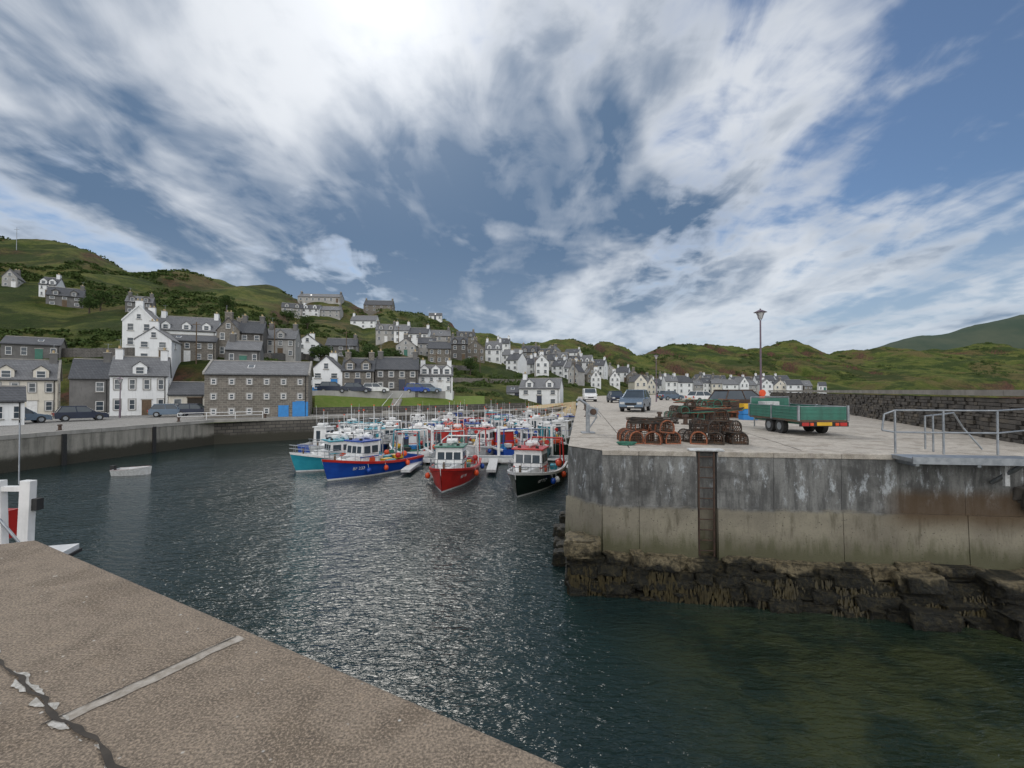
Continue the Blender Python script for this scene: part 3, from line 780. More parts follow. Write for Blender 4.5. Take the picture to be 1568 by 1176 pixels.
mb=MB(); mb.add([(-1,66,-3.9),(9.3,66,-3.9),(12.0,86,-.5),(3,82,-1.2)],[(0,1,2,3)],M['sand']); mb.build('sandy_slipway')

# ------------------------------------------------------------------ vegetation
random.seed(3)
def leafball(vs,fs,c,r,n,s,flat=.7):
    for i in range(n):
        d=V((rnd(-1,1),rnd(-1,1),rnd(-1,1)))
        if d.length>1: d/=d.length*rnd(1,1.3)
        p=V(c)+V((d.x*r,d.y*r,d.z*r*flat)); a=V((rnd(-1,1),rnd(-1,1),rnd(-1,1))).normalized()*s*rnd(.5,1.2); b=a.orthogonal().normalized()*s*rnd(.4,1)
        o=len(vs); vs+=[p-a,p+b*.8,p+a,p-b]; fs.append((o,o+1,o+2,o+3))
vs=[];fs=[];cnt=0
for k in range(7000):
    B=rnd(-860,900); p=profile(B); Y=rnd(p[2][0],p[6][0]+4)
    if cnt>2000: break
    x=B/700*Y
    if noise.noise(V((x*.03,Y*.03,4)))<.02+(.12 if B>300 else 0)+(.08 if Y>150 else 0): continue
    if any((x-a)**2+(Y-b)**2<(c+1)**2 for a,b,c in HP): continue
    z=ground(x,Y); r=rnd(.5,1.5)*(1+Y/500); cnt+=1
    leafball(vs,fs,(x,Y,z+r*.05),r,34 if Y>200 else 60,.26*(1+Y/250),.5)
mb=MB(); mb.add(vs,fs,M['gorse']); mb.build('gorse_bushes',fix=False)
def tree(x,y,z,h,cr):
    mb=MB(); mb.cyl((0,0,-.5),(0.1,0,h*.45),.22,M['bark'],.13)
    cl=[]
    for i in range(9):
        a=rnd(0,6.28); rr=cr*rnd(.3,.75); t=(rr*math.cos(a),rr*math.sin(a),h*rnd(.5,.9)); mb.cyl((0.1,0,h*rnd(.25,.45)),t,.09,M['bark'],.03,n=5); cl.append(t)
    cl.append((0,0,h*.92))
    vs=[];fs=[]
    for t in cl: leafball(vs,fs,t,cr*rnd(.38,.55),230,.16,.8)
    mb.add(vs,fs,M['leaf']); mb.build('broadleaf_tree',loc=(x,y,z),fix=False)
for u,v,h,c in ((565,566,5.5,3),(585,572,5,2.6),(540,566,4,2.2),(152,476,5,3),(135,480,4,2.4),(652,590,3,1.6),(440,500,5,3),(470,505,4,2.5),(600,560,4,2.2),(720,575,4,2.2),(490,560,4,2.4),(345,478,5,3)):
    x,y,z=site(u-784,598-v)
    if min(((x-a)**2+(y-b)**2)**.5-c2*.7 for a,b,c2 in HP)>1: tree(x,y,z,h,c)
for u,v in ((420,552),(530,552),(668,600),(735,575),(300,562),(820,585),(880,590),(610,535)):
    x,y,z=site(u-784,598-v); mb=MB(); mb.cyl((0,0,-.5),(0,0,7),.11,M['wood'],.08,n=6); mb.box((0,0,6.6),(1.3,.1,.1),M['wood']); mb.build('telegraph_pole',loc=(x,y,z),fix=False)

# ------------------------------------------------------------------ boats
def boat(name,x,y,head,L,B,hull,cab='wpaint',trim='wpaint',style=0,text=None,acc='red',fenders=4,sc=1):
    root=empty(name,(x,y,WATER),math.radians(head)); root.scale=(sc,)*3
    mb=MB(); NS=22
    def hb(t): return B/2*(1-max(0,(t-.40)/.60)**2.6)*(.88+.12*min(1,t/.3))
    def sheer(t): return .70+.10*(1-t)**2+.62*t**2.4
    def px(t,z): return -L/2+t*L*.93+(z+.4)*.32*t**4
    rows=[]
    for i in range(NS):
        t=i/(NS-1); w=max(hb(t),.02); sh=sheer(t); f=t**3
        sec=[(0,-.4),(w*(.55-.3*f),-.33),(w*(.86-.36*f),-.02),(w*(.89-.32*f),.09),(w*(.95-.14*f),sh*.55),(w*.985,sh-.17),(w*1.03,sh-.15),(w*1.04,sh-.02),(w*1.02,sh),(w*.93,sh),(w*(.86-.22*f),max(.36,sh-.40))]
        rows.append([(px(t,z),yy,z) for yy,z in sec])
    mt=[M['antif'],M['antif'],M['wpaint'] if hull!='wpaint' else M['blue'],M[hull],M[hull],M['dark'],M[trim],M[trim],M[trim],M['blockage']]
    for sg in (1,-1):
        for i in range(NS-1):
            for j in range(10):
                q=[(p[0],p[1]*sg,p[2]) for p in (rows[i][j],rows[i+1][j],rows[i+1][j+1],rows[i][j+1])]
                mb.add(q,[(0,1,2,3)],mt[j],sm=j in(0,1,2,3,4))
    r0=rows[0]; pts=[(p[0],p[1],p[2]) for p in r0[:9]]+[(p[0],-p[1],p[2]) for p in r0[:9][::-1]]
    mb.add(pts,[list(range(len(pts)))],M[hull])
    for i in range(NS-1):
        a=rows[i][10];b=rows[i+1][10]
        mb.add([a,b,(b[0],-b[1],b[2]),(a[0],-a[1],a[2])],[(0,1,2,3)],M['deck'])
    o=mb.build('hull',root,fix=False)
    bm=bmesh.new(); bm.from_mesh(o.data); bmesh.ops.remove_doubles(bm,verts=bm.verts,dist=.0005); bmesh.ops.recalc_face_normals(bm,faces=bm.faces); bm.to_mesh(o.data); bm.free()
    mb=MB(); cm=M[cab]; dz=.36
    if style==0: cx=L*.10; cl=L*.2; cw=B*.60; ch=1.75
    elif style==1: cx=-L*.18; cl=L*.2; cw=B*.55; ch=1.75
    else: cx=L*.02; cl=L*.26; cw=B*.62; ch=1.5
    mb.box((cx,0,dz+ch/2),(cl,cw,ch),cm,top=(.86,.92),shift=(-.05,0))
    mb.box((cx-.02,0,dz+ch+.04),(cl*1.06,cw*1.06,.09),M[acc] if random.random()<.4 else M['wpaint'])
    xa=cx+cl*.5-.02; xb=min(cx+cl*.5+L*.17,L*.36); zt=max(1.0,dz+.80); zb_=.5
    if style==1: wa_,wb_=cw*.42,cw*.34
    else: wa_,wb_=min(cw*.46,hb(.68)*.8),min(cw*.30,hb(.84)*.50)
    mb.add([(xa,-wa_,zb_),(xb,-wb_,zb_),(xb,wb_,zb_),(xa,wa_,zb_),(xa,-wa_*.9,zt+.12),(xb-.15,-wb_*.8,zt),(xb-.15,wb_*.8,zt),(xa,wa_*.9,zt+.12)],[(0,3,2,1),(4,5,6,7),(0,1,5,4),(1,2,6,5),(2,3,7,6),(3,0,4,7)],cm)
    mb.box(((xa+xb)/2,0,zt+.10),(.45,.45,.08),M['blockage'])
    for q in (-.3,0,.3): mb.box((cx+cl*.47-.085,q*cw*.93,dz+ch*.72),(.05,cw*.25,ch*.26),M['glass'],ry=-.09)
    for sg in (-1,1):
        for q in (-.22,.2): mb.box((cx-.04+q*cl,sg*cw*.474,dz+ch*.72),(cl*.33,.05,ch*.26),M['glass'],rx=sg*.03)
    mb.box((cx-cl*.47,cw*.12,dz+ch*.45),(.05,cw*.32,ch*.78),M['glass'])
    mb.box((cx,0,dz+ch*.47),(cl*.965,cw*.985,.07),M[acc])
    mb.build('wheelhouse',root,bevel=.025)
    mb=MB(); st=M['steel']; top=dz+ch+.08; mh=rnd(1.1,1.9)
    mb.cyl((cx-.1,0,top),(cx-.1,0,top+mh),.035,M['wpaint'],.02); mb.tube([(cx-.1,-.4,top+.75),(cx-.1,.4,top+.75)],.02,M['wpaint'])
    mb.tube([(cx-.1,0,top+1.0),(cx-cl*.45,-cw*.3,top)],.012,st,4); mb.tube([(cx-.1,0,top+1.0),(cx-cl*.45,cw*.3,top)],.012,st,4)
    mb.cyl((cx+.2,0,top+.12),(cx+.2,0,top+.27),.22,M['wpaint'],n=12); mb.cyl((cx+.2,0,top),(cx+.2,0,top+.12),.06,M['wpaint'])
    mb.cyl((cx-.3,cw*.4,top),(cx-.4,cw*.42,top+1.8),.014,M['wpaint'],.008,n=4)
    mb.cyl((cx-.3,-cw*.4,top),(cx-.3,-cw*.42,top+1.3),.014,M['wpaint'],.008,n=4)
    for q in (-.3,.3): mb.box((cx+cl*.35,q*cw,top+.06),(.12,.16,.12),M['dark'])
    mb.ball((cx-.1,0,top+mh),.06,M['orange'])
    mb.cyl((cx-cl*.3,-.3,top+.16),(cx-cl*.3,.3,top+.16),.15,M['wpaint'],n=12)
    mb.cyl((cx-.1,cw*.49,dz+ch*.35),(cx-.1,cw*.49+.05,dz+ch*.35),.22,M['orange'],n=14)
    gx=-L*.44 if style!=1 else L*.12; gh=2.3; gm=M[random.choice(['wpaint','steel',acc])]
    mb.tube([(gx,-B*.40,.5),(gx,-B*.36,gh),(gx,B*.36,gh),(gx,B*.40,.5)],.05,gm,8)
    for sg in (-1,1): mb.tube([(gx,sg*B*.36,gh),(gx+1.4,sg*B*.40,gh-.15),(gx+1.4,sg*B*.41,.7)],.03,gm)
    mb.cyl((gx,B*.2,gh),(gx,B*.2,gh+.5),.025,st); mb.cyl((gx-.05,0,gh-.28),(gx+.05,0,gh-.28),.15,M[acc],n=10)
    mb.cyl((cx-cl*.8,-B*.42,.5),(cx-cl*.8,-B*.42,1.5),.05,st); mb.cyl((cx-cl*.8-.08,-B*.45,1.45),(cx-cl*.8+.1,-B*.45,1.45),.17,st,n=12)
    pr=[]
    for t in (.60,.70,.80,.89,.96,1.0):
        w=hb(t)*.97 if t<1 else 0.0; pr.append((px(t,sheer(t)),w,sheer(t)))
    for sg in (1,-1):
        for hh in (.24,.46): mb.tube([(p[0],p[1]*sg,p[2]+hh) for p in pr],.016,st)
        for p in pr[:-1]: mb.tube([(p[0],p[1]*sg,p[2]),(p[0],p[1]*sg,p[2]+.46)],.014,st)
    mb.cyl((L*.38,0,.8),(L*.38,0,1.5),.06,M['wood'])
    mb.build('rigging',root,fix=False)
    mb=MB()
    for i in range(fenders):
        t=rnd(.15,.8); sg=1 if i%2 else -1; y0=hb(t)*1.02; z0=rnd(.35,.55); mb.ball((px(t,.3),sg*(y0+.10),z0),.15,M[random.choice(['orange','orange','red','wpaint','blue'])],(1,1,1.2)); mb.tube([(px(t,.3),sg*(y0+.06),z0+.15),(px(t,.3),sg*y0*.98,sheer(t)+.02)],.01,M['wpaint'],4)
    for i in range(9):
        c=random.choice(['orange','bblue','yellow','greenp','teal','dark','blockage'])
        q=(rnd(-.38,-.06)*L if style!=1 else rnd(-.05,.3)*L,rnd(-.3,.3)*B,.46+rnd(.1,.45)); mb.box(q,(.66,.40,.26),M[c],rz=rnd(-.4,.4),top=(1.06,1.06))
    for i in range(3): mb.ball((rnd(-.38,-.1)*L,random.choice([-1,1])*rnd(.34,.42)*B,rnd(.95,1.15)),.19,M[random.choice(['orange','red','orange','yellow'])])
    mb.build('deck_gear',root,fix=False)
    if text:
        for sg in (1,-1):
            cu=bpy.data.curves.new('registration','FONT'); cu.body=text; cu.size=.27; cu.extrude=.003; cu.align_x='CENTER'; cu.materials.append(M['wpaint'])
            ob=bpy.data.objects.new('registration',cu); COL.objects.link(ob); ob.parent=root
            def hp(t,z):
                sh=sheer(t); w=hb(t); f=t**3; a=(w*(.95-.14*f),sh*.55); b=(w*.985,sh-.17); k=(z-a[1])/(b[1]-a[1]); return V((px(t,z),(a[0]+(b[0]-a[0])*k)*sg,z))
            p0=hp(.70,.52);p1=hp(.84,.52);p2=hp(.77,.76); ex=(p1-p0).normalized()*(-sg); pm=(p0+p1)/2; ez=(p2-pm); ez=(ez-ex*ez.dot(ex)).normalized(); n=ex.cross(ez).normalized()
            pm=pm+n*.04
            ob.matrix_local=Matrix.Translation(pm)@Matrix((ex,ez,n)).transposed().to_4x4()
    return root
random.seed(21)
boat('fishing_boat',1.25,25.9,-107,7.6,2.75,'black','wpaint','wpaint',0,'BF 117','red',6)
boat('fishing_boat',-3.45,27.0,-93,7.4,2.7,'red','wpaint','red',0,'BF 74','greenp',5)
boat('fishing_boat',-9.1,29.6,-122,7.2,2.7,'blue','wpaint','red',0,'BF 232','blue',6)
boat('fishing_boat',-11.9,31.6,-140,6.2,2.4,'teal','wpaint','wpaint',2,None,'teal',3)
hulls=['wpaint','blue','wpaint','teal','red','wpaint','blue','greenp','wpaint','black']
bl=[(528,37),(572,39),(622,37),(655,40),(700,38),(735,37),(768,39),(742,44),(800,42),(838,41),(858,47),(680,48),(715,52),(762,51),(600,46),(545,46),(820,52),(846,60),(640,55),(690,58),(780,60),(510,41),(665,45),(725,48),(790,48),(870,56),(752,66),(640,38.5),(598,41),(700,66),(812,66),(550,36),(675,37),(815,36.5)]
for i,(u,y) in enumerate(bl):
    L=rnd(5.8,8.2); boat('fishing_boat',(u-784)/700*y,y,rnd(-115,-65)+(180 if random.random()<.35 else 0),L,L*.355,hulls[i%10],random.choice(['wpaint','wpaint','wpaint','wpaint','wpaint','wpaint','teal','blue','red']),'wpaint',random.choice([0,0,1,2]),None,random.choice(['red','blue','teal','orange']),3)
root=empty('workboat',(-9.3,4.9,WATER),math.radians(29))
mb=MB()
hullp=[(-3.6,-1.2),(1.6,-1.25),(2.9,-.7),(3.6,0),(2.9,.7),(1.6,1.25),(-3.6,1.2)]
mb.prism([(a,b*.9) for a,b in hullp],-.3,.35,M['blue'],axis='Z'); mb.prism(hullp,.35,1.0,M['wpaint'],axis='Z'); mb.prism([(a*1.01,b*1.04) for a,b in hullp],1.0,1.1,M['dark'],axis='Z')
mb.box((-.5,0,2.0),(2,1.7,1.8),M['wpaint'],top=(.9,.9)); mb.box((.47,0,2.35),(.06,1.3,.6),M['glass']); mb.box((-.5,0,2.95),(2.1,1.8,.12),M['red'])
mb.build('hull_and_cabin',root)
mb=MB()
for dx in (0,.27):
    mb.box((-7.04+dx,6.35,-1.72),(.17,.10,4.15),M['wpaint'],ry=.035 if dx else -.035,top=(.85,1))
mb.box((-6.90,6.35,.24),(.30,.08,.07),M['wpaint']); mb.tube([(-6.83,6.35,.3),(-6.83,6.35,1.15)],.010,M['steel']); mb.box((-6.9,6.35,-1.4),(.3,.08,.10),M['wpaint'])
mb.tube([(-7.1,6.3,-.1),(-6.7,6.3,-.55)],.02,M['steel']); mb.box((-6.62,6.38,.02),(.12,.1,.16),M['dark'])
mb.box((-6.75,6.42,-.74),(.75,.8,.08),M['wpaint'],rz=.3); mb.box((-6.75,6.42,-.80),(.80,.85,.05),M['dark'],rz=.3); mb.box((-7.22,6.5,-.30),(.2,.25,.4),M['red'])
mb.build('white_stern_gantry',bevel=.008)
root=empty('rowing_dinghy',(-23.9,28.9,WATER),math.radians(10))
mb=MB(); prof=[]
for i in range(11):
    t=i/10; w=.62*(1-max(0,(t-.5)/.5)**2.2)*(.8+.2*min(1,t*3)); w=max(w,.02); sh=.38+.12*t*t
    prof.append([(-1.0+2.0*t,0,-.1),(-1.0+2.0*t,w*.75,0),(-1.0+2.05*t,w,sh),(-1.0+2.05*t,w*.9,sh),(-1.0+2.0*t,w*.65,.08),(-1.0+2.0*t,0,.06)])
for sg in (1,-1):
    for i in range(10):
        for j in range(5):
            q=[prof[i][j],prof[i+1][j],prof[i+1][j+1],prof[i][j+1]]; mb.add([(a,b*sg,c) for a,b,c in q],[(0,1,2,3)],M['blockage'] if j!=2 else M['red'])
q=prof[0][:3]; mb.add([(a,b,c) for a,b,c in q]+[(a,-b,c) for a,b,c in q[::-1]],[(0,1,2,3,4,5)],M['blockage'])
mb.box((0,0,.28),(.25,1.1,.03),M['wood']); mb.box((-1.1,0,.35),(.22,.25,.5),M['dark'])
mb.build('hull',root)
mb=MB()
mb.box((-3.5,33.6,WATER+.32),(17,1.5,.14),M['deck']); 
for s in (-.76,.76): mb.box((-3.5,33.6+s,WATER+.28),(17.04,.05,.30),M['wpaint'])
for i in range(8): mb.box((-11.2+i*2.2,33.6,WATER+.05),(1.2,1.2,.4),M['blockage'])
for px_ in (-6.6,-1.3,3.4): mb.box((px_,30.6,WATER+.3),(.6,4.4,.16),M['blockage'])
for px_ in (-10,-6,-1,3): mb.cyl((px_,34.5,WATER-2),(px_,34.5,WATER+2.6),.12,M['wpaint'],n=12)
mb.box((-2,43,WATER+.3),(.0+14,1.4,.3),M['blockage'])
mb.build('mooring_pontoon')

# ------------------------------------------------------------------ vehicles
def car(name,x,y,z,head,paint,kind='hatch',s=1):
    root=empty(name,(x,y,z),math.radians(head)); root.scale=(s,)*3
    L,W=4.1,1.72
    if kind=='van': top=[(-2.05,.45),(-2.05,1.75),(-1.9,1.86),(.7,1.86),(1.25,1.2),(1.95,.98),(2.05,.8),(2.05,.35),(-2.0,.35)]
    elif kind=='suv': top=[(-2.1,.45),(-2.12,.98),(-1.95,1.02),(1.0,1.05),(1.9,.95),(2.08,.75),(2.08,.35),(-2.05,.35)]
    else: top=[(-2.0,.4),(-2.03,.85),(-1.9,.92),(.95,.92),(1.8,.76),(2.03,.6),(2.03,.28),(-1.98,.28)]
    mb=MB(); mb.prism(top,-W/2,W/2,M[paint],axis='Y')
    if kind!='van':
        zb=top[3][1]-.01; zt=zb+.56
        fr=[(-1.85,-W/2+.06),(1.0,-W/2+.06),(1.0,W/2-.06),(-1.85,W/2-.06)]; tp=[(-1.5,-W/2+.24),(.25,-W/2+.24),(.25,W/2-.24),(-1.5,W/2-.24)]
        mb.add([(a,b,zb) for a,b in fr]+[(a,b,zt) for a,b in tp],[(0,1,5,4),(1,2,6,5),(2,3,7,6),(3,0,4,7)],M['glass'])
        mb.box((-.62,0,zt+.02),(1.9,W-.42,.07),M[paint])
        for sg in (-1,1):
            for a,b in ((fr[0],tp[0]),(fr[1],tp[1]),((-.4,-W/2+.06),(-.5,-W/2+.24))):
                mb.tube([(a[0],a[1]*sg,zb),(b[0],b[1]*sg,zt)],.04,M[paint])
    else:
        mb.add([(.74,-.72,1.80),(.74,.72,1.80),(1.25,.78,1.24),(1.25,-.78,1.24)],[(0,1,2,3)],M['glass'],Matrix.Translation((.03,0,.02)))
        for sg in (-1,1): mb.box((.55,sg*(W/2+.0),1.45),(.8,.02,.42),M['glass'])
    mb.build('body',root,bevel=.05)
    mb=MB()
    for wx in (-1.25,1.28):
        for sg in (-1,1):
            mb.cyl((wx,sg*(W/2-.2),.32),(wx,sg*(W/2+.02),.32),.33,M['dark'],n=18); mb.cyl((wx,sg*(W/2+.02),.32),(wx,sg*(W/2+.035),.32),.19,M['steel'],n=12)
    fx=top[-3][0]
    for sg in (-1,1):
        mb.box((fx-.02,sg*.62,.66),(.08,.34,.17),M['blockage']); mb.box((-2.08,sg*.7,.75),(.06,.2,.25),M['red'])
    mb.box((fx+.01,0,.6),(.05,.8,.16),M['dark']); mb.box((fx+.02,0,.40),(.03,.5,.11),M['wpaint']); mb.box((-2.12,0,.55),(.03,.5,.11),M['yellow'])
    mb.box((fx-.0,0,.32),(.1,W-.1,.12),M['dark'])
    for sg in (-1,1): mb.box((.75,sg*(W/2+.1),1.02),(.12,.2,.13),M[paint])
    mb.build('wheels_and_trim',root,bevel=.01)
car('parked_car',9.6,35.5,0,-115,'silver','suv')
car('parked_van',11.2,66,0,-95,'wpaint','van')
car('parked_car',13.6,60,0,-92,'navy'); car('parked_car',17.2,75,0,-95,'silver'); car('parked_car',20.5,78,0,85,'red')
car('parked_car',14.8,29.5,0,15,'rust','suv'); car('parked_car',25,60,0,20,'wpaint'); car('parked_car',26,75,0,20,'silver')
zf=-1.5
for u,Y,hd,p in ((125,47,50,'navy'),(30,43,60,'silver'),(300,55,20,'navy'),(262,54,30,'silver')):
    car('parked_car',(u-784)/700*Y,Y,zf,hd,p)
for u,Y,p,k in ((508,66.6,'navy','suv'),(573,69,'wpaint','hatch'),(637,72.5,'blue','hatch'),(545,67.8,'navy','hatch'),(655,73.6,'silver','hatch')):
    B=u-784; x=B/700*Y; car('parked_car',x,Y+.6,1.6-5.0*Y/700+.1,15,p,k)

root=empty('flatbed_trailer',(10.85,17.6,0),math.radians(90))
mb=MB(); g=M['greenp']; W=1.7; L=3.3
mb.box((0,0,.52),(L,W,.07),M['wood']); 
for s in (-.6,.6): mb.box((0,s,.44),(L,.08,.10),g)
for q in (-1.4,-.5,.5,1.4): mb.box((q,0,.44),(.06,1.1,.08),g)
for s in (-1,1):
    for q in (-.825,.825): 
        mb.box((q,s*W/2,.80),(L/2-.05,.035,.46),g)
        for rr in (.68,.80,.92): mb.box((q,s*(W/2+.022),rr),(L/2-.08,.014,.025),g)
    mb.box((0,s*W/2,1.035),(L,.05,.02),M['steel'])
    for q in (-L/2,0,L/2): mb.box((q,s*(W/2+.01),.80),(.07,.07,.54),M['steel'])
    mb.box((-.1,s*(W/2-.08),.50),(1.5,.22,.03),M['dark'])
    for q in (-.45,.25):
        mb.cyl((q,s*(W/2-.20),.27),(q,s*(W/2-.02),.27),.27,M['dark'],n=20); mb.cyl((q,s*(W/2-.02),.27),(q,s*(W/2-.005),.27),.14,M['steel'],n=12)
mb.box((-L/2,0,.80),(.035,W-.1,.46),g)
for rr in (.66,.80,.94): mb.box((-L/2-.022,0,rr),(.014,W-.12,.03),g)
mb.box((-L/2,0,1.035),(.05,W-.1,.02),M['steel'])
mb.box((L/2,0,.92),(.035,W-.1,.72),g)
mb.tube([(L/2,-W/2+.05,.6),(L/2,-W/2+.05,1.32),(L/2,W/2-.05,1.32),(L/2,W/2-.05,.6)],.025,M['steel'])
mb.box((-L/2-.03,0,.42),(.05,W,.16),M['dark'])
for s in (-1,1):
    mb.box((-L/2-.065,s*.66,.42),(.03,.24,.12),M['red']); mb.box((-L/2-.067,s*.44,.42),(.03,.12,.10),M['orange'])
mb.box((-L/2-.065,0,.43),(.02,.52,.12),M['yellow'])
mb.tube([(L/2,-.5,.44),(L/2+1.2,0,.44)],.04,g); mb.tube([(L/2,.5,.44),(L/2+1.2,0,.44)],.04,g); mb.cyl((L/2+1.0,.12,0),(L/2+1.0,.12,.7),.03,M['steel'])
mb.box((1.2,.3,.85),(.5,.6,.6),M['blockage']); mb.box((.5,-.4,.68),(.7,.5,.25),M['teal'])
mb.build('trailer_body',root,bevel=.006)

# ------------------------------------------------------------------ lobster pots
M['net']=mat('pot_netting',(.15,.07,.035),(.05,.05,.05),9,.9)
M['rope1']=mat('orange_rope',(.36,.12,.055),(.16,.065,.04),9,.9); M['rope2']=mat('black_rubber_rope',(.035,.035,.035),(.07,.05,.035),9,.9); M['rope3']=mat('green_rope',(.05,.20,.14),(.04,.12,.09),9,.9)
def creel(mb,c,rz,tilt=0,col='rope1'):
    T=Matrix.Translation(c)@Matrix.Rotation(rz,4,'Z')@Matrix.Rotation(tilt,4,'X'); l,w,h=.62,.44,.36
    hm=M[col]
    arcs=[]
    for q in (-l/2,0,l/2):
        pts=[(q,-w/2,0)]+[(q,-w/2*math.cos(a),.14+(h-.14)*math.sin(a)) for a in [math.pi*k/7 for k in range(8)]]+[(q,w/2,0)]
        mb.tube(pts,.022,hm,6,T); arcs.append(pts)
        mb.tube([(q,-w/2,0),(q,w/2,0)],.02,hm,6,T)
    for k in (0,2,4,5,7,9): mb.tube([arcs[0][k],arcs[2][k]],.014,M['rope2'],5,T)
    for k in range(9):
        x=-l/2+l*k/9
        for ph in (0,1):
            pts=[(x+l/9*((j+ph)%2),p[1]*.98,p[2]*.98) for j,p in enumerate(arcs[0])]
            mb.tube(pts,.007,M['net'],4,T)
    for e_ in (-l/2,l/2):
        for k in range(1,7): mb.tube([(e_,-w/2+w*k/7,0),(e_,-w/2+w*k/7,h*.85)],.007,M['net'],4,T)
        for k in range(1,5): mb.tube([(e_,-w/2,h*k/5),(e_,w/2,h*k/5)],.007,M['net'],4,T)
    for k in range(1,4): mb.box((-l/2+l*k/4,0,.02),(.05,w,.02),M['wood'],M=T)
def pile(name,cx,cy,nx,ny,layers,seed,cl=('rope1','rope1','rope2')):
    random.seed(seed); mb=MB()
    for k in range(layers):
        for i in range(nx-k):
            for j in range(ny if k<2 else 1):
                if k and random.random()<.15: continue
                creel(mb,(cx+(i-(nx-k-1)/2)*.56+rnd(-.07,.07),cy+(j-(ny-1)/2)*.62+rnd(-.08,.08),k*.34+.01),math.pi/2+rnd(-.45,.45),rnd(-.2,.2) if k else 0,random.choice(cl))
    for i in range(6):
        a=rnd(0,6); pts=[(cx+rnd(-.1,.1)+nx*.25*math.cos(a+q*.6),cy-.3+.25*math.sin(a+q*.6),layers*.3+.02*q) for q in range(10)]
        mb.tube(pts,.018,M[random.choice(['rope1','rope3','rope2'])],5)
    mb.build(name,fix=False)
pile('lobster_pots',4.25,14.2,3,2,2,1)
pile('lobster_pots',6.15,14.1,3,2,3,2,('rope1','rope2','rope2'))
pile('lobster_pots',10.2,26.3,4,3,3,3,('rope2','rope3','rope2'))
pile('lobster_pots',12.3,27.2,4,2,3,4,('rope2','rope1','rope3'))
mb=MB()
for k in range(4): mb.tube([(3.35+.22*math.cos(a*.5)*(1+.1*k),13.4+.16*math.sin(a*.5),.02+.02*k) for a in range(14)],.015,M['rope3'],5)
mb.build('rope_coil',fix=False)
random.seed(9)
mb=MB()
for i,(x,y,z,c) in enumerate(((12.9,25,.0,'bblue'),(12.9,25,.3,'bblue'),(12.95,25,.6,'yellow'),(13.8,25.2,0,'blockage'),(13.8,25.2,.3,'orange'),(8.3,20.2,0,'dark'))):
    mb.box((x,y,z+.02),(.8,.5,.04),M[c])
    for s in (-1,1): mb.box((x+s*.39,y,z+.15),(.03,.5,.26),M[c]); mb.box((x,y+s*.245,z+.15),(.76,.03,.26),M[c])
mb.build('fish_boxes')
def bollard(x,y,z=0):
    mb=MB(); mb.cyl((0,0,0),(0,0,.04),.2,M['rust'],n=16); mb.cyl((0,0,.04),(0,0,.35),.11,M['rust'],.09,n=16); mb.cyl((0,0,.35),(0,0,.45),.15,M['rust'],.13,n=16); mb.build('mooring_bollard',loc=(x,y,z))
for p in ((7.9,24.5),(8.15,21.5),(4.6,28),(6.1,38)): bollard(*p)
for p in ((-32.6,33,-1.3),(-30.6,42,-1.3),(-12,60,-1.3),(-26,48.2,-1.3)): bollard(*p)
mb=MB(); s_=M['steel']
mb.box((0,0,.02),(.5,.4,.04),s_); mb.box((0,0,.55),(.14,.12,1.05),s_); mb.tube([(0,0,1.05),(-.35,-.1,1.28),(-.42,-.1,1.2)],.05,s_,8)
mb.box((.18,0,.80),(.34,.26,.34),s_,ry=.3); mb.cyl((.18,-.18,.8),(.18,.18,.8),.12,M['rust'],n=12); mb.tube([(0,0,.1),(.35,0,.62)],.03,s_); mb.tube([(.3,-.2,.8),(.45,-.2,.62)],.015,s_)
mb.build('hand_winch_davit',loc=(2.85,17.2,0),bevel=.008)
M['lamppost']=mat('lamp_post_paint',(.12,.09,.12),(.17,.12,.15),4,.5)
def lamp(x,y,z,h):
    root=empty('street_lamp',(x,y,z)); mb=MB(); P=M['lamppost']
    mb.cyl((0,0,0),(0,0,1.1),.10,P,.09,n=12); mb.cyl((0,0,1.1),(0,0,h-.55),.06,P,.045,n=12)
    for k in range(4):
        a=k*math.pi/2+.4; mb.tube([(0,0,h-.62),(.16*math.cos(a),.16*math.sin(a),h-.40),(.25*math.cos(a),.25*math.sin(a),h-.08)],.014,P,5)
    mb.cyl((0,0,h-.5),(0,0,h-.10),.08,M['blockage'],.24,n=16); mb.cyl((0,0,h-.08),(0,0,h+.06),.37,P,.10,n=18); mb.cyl((0,0,h+.06),(0,0,h+.14),.04,P,n=8)
    mb.build('post_and_lantern',root)
lamp(14.7,27,0,6.3)
lamp(20.2,64,0,6.5)
for B,Y in ((-95,78),(-600,52)): lamp(B/700*Y,Y,-1.5 if B<-300 else 1.0,4.5)
mb=MB(); mb.cyl((14.7,26.86,1.45),(14.7,26.82,1.45),.2,M['orange'],n=16); mb.box((14.7,26.88,1.2),(.3,.05,.75),M['orange']); mb.build('lifebuoy_station',bevel=.02)
mb=MB()
pts=[(-34.2,46.8),(-32.2,48.2),(-30,49.6),(-27.8,51)]
for a,b in zip(pts[:-1],pts[1:]):
    for z in (-.75,-1.1): mb.tube([(a[0],a[1],z),(b[0],b[1],z)],.035,M['wpaint'])
for p in pts: mb.tube([(p[0],p[1],-1.5),(p[0],p[1],-.75)],.035,M['wpaint'])
mb.build('white_railing')
x,y,z=site(-762,215); mb=MB(); mb.cyl((0,0,-1),(0,0,9),.12,M['steel'],.07); mb.tube([(-1,0,8.2),(1,0,8.2)],.06,M['steel']); mb.build('radio_mast',loc=(x,y,z))
for a,b in (((3.2,12.3),(8.6,48)),((7.6,11.7),(16,50)),((2.0,15.6),(15.8,15.2)),((2.8,20.6),(17.5,20.2)),((3.6,26),(20,25.6)),((4.6,33),(23,32.5))):
    strip('pier_slab_joint',a,b,.03,M['crack_doorshade'],.004,.3,.3)

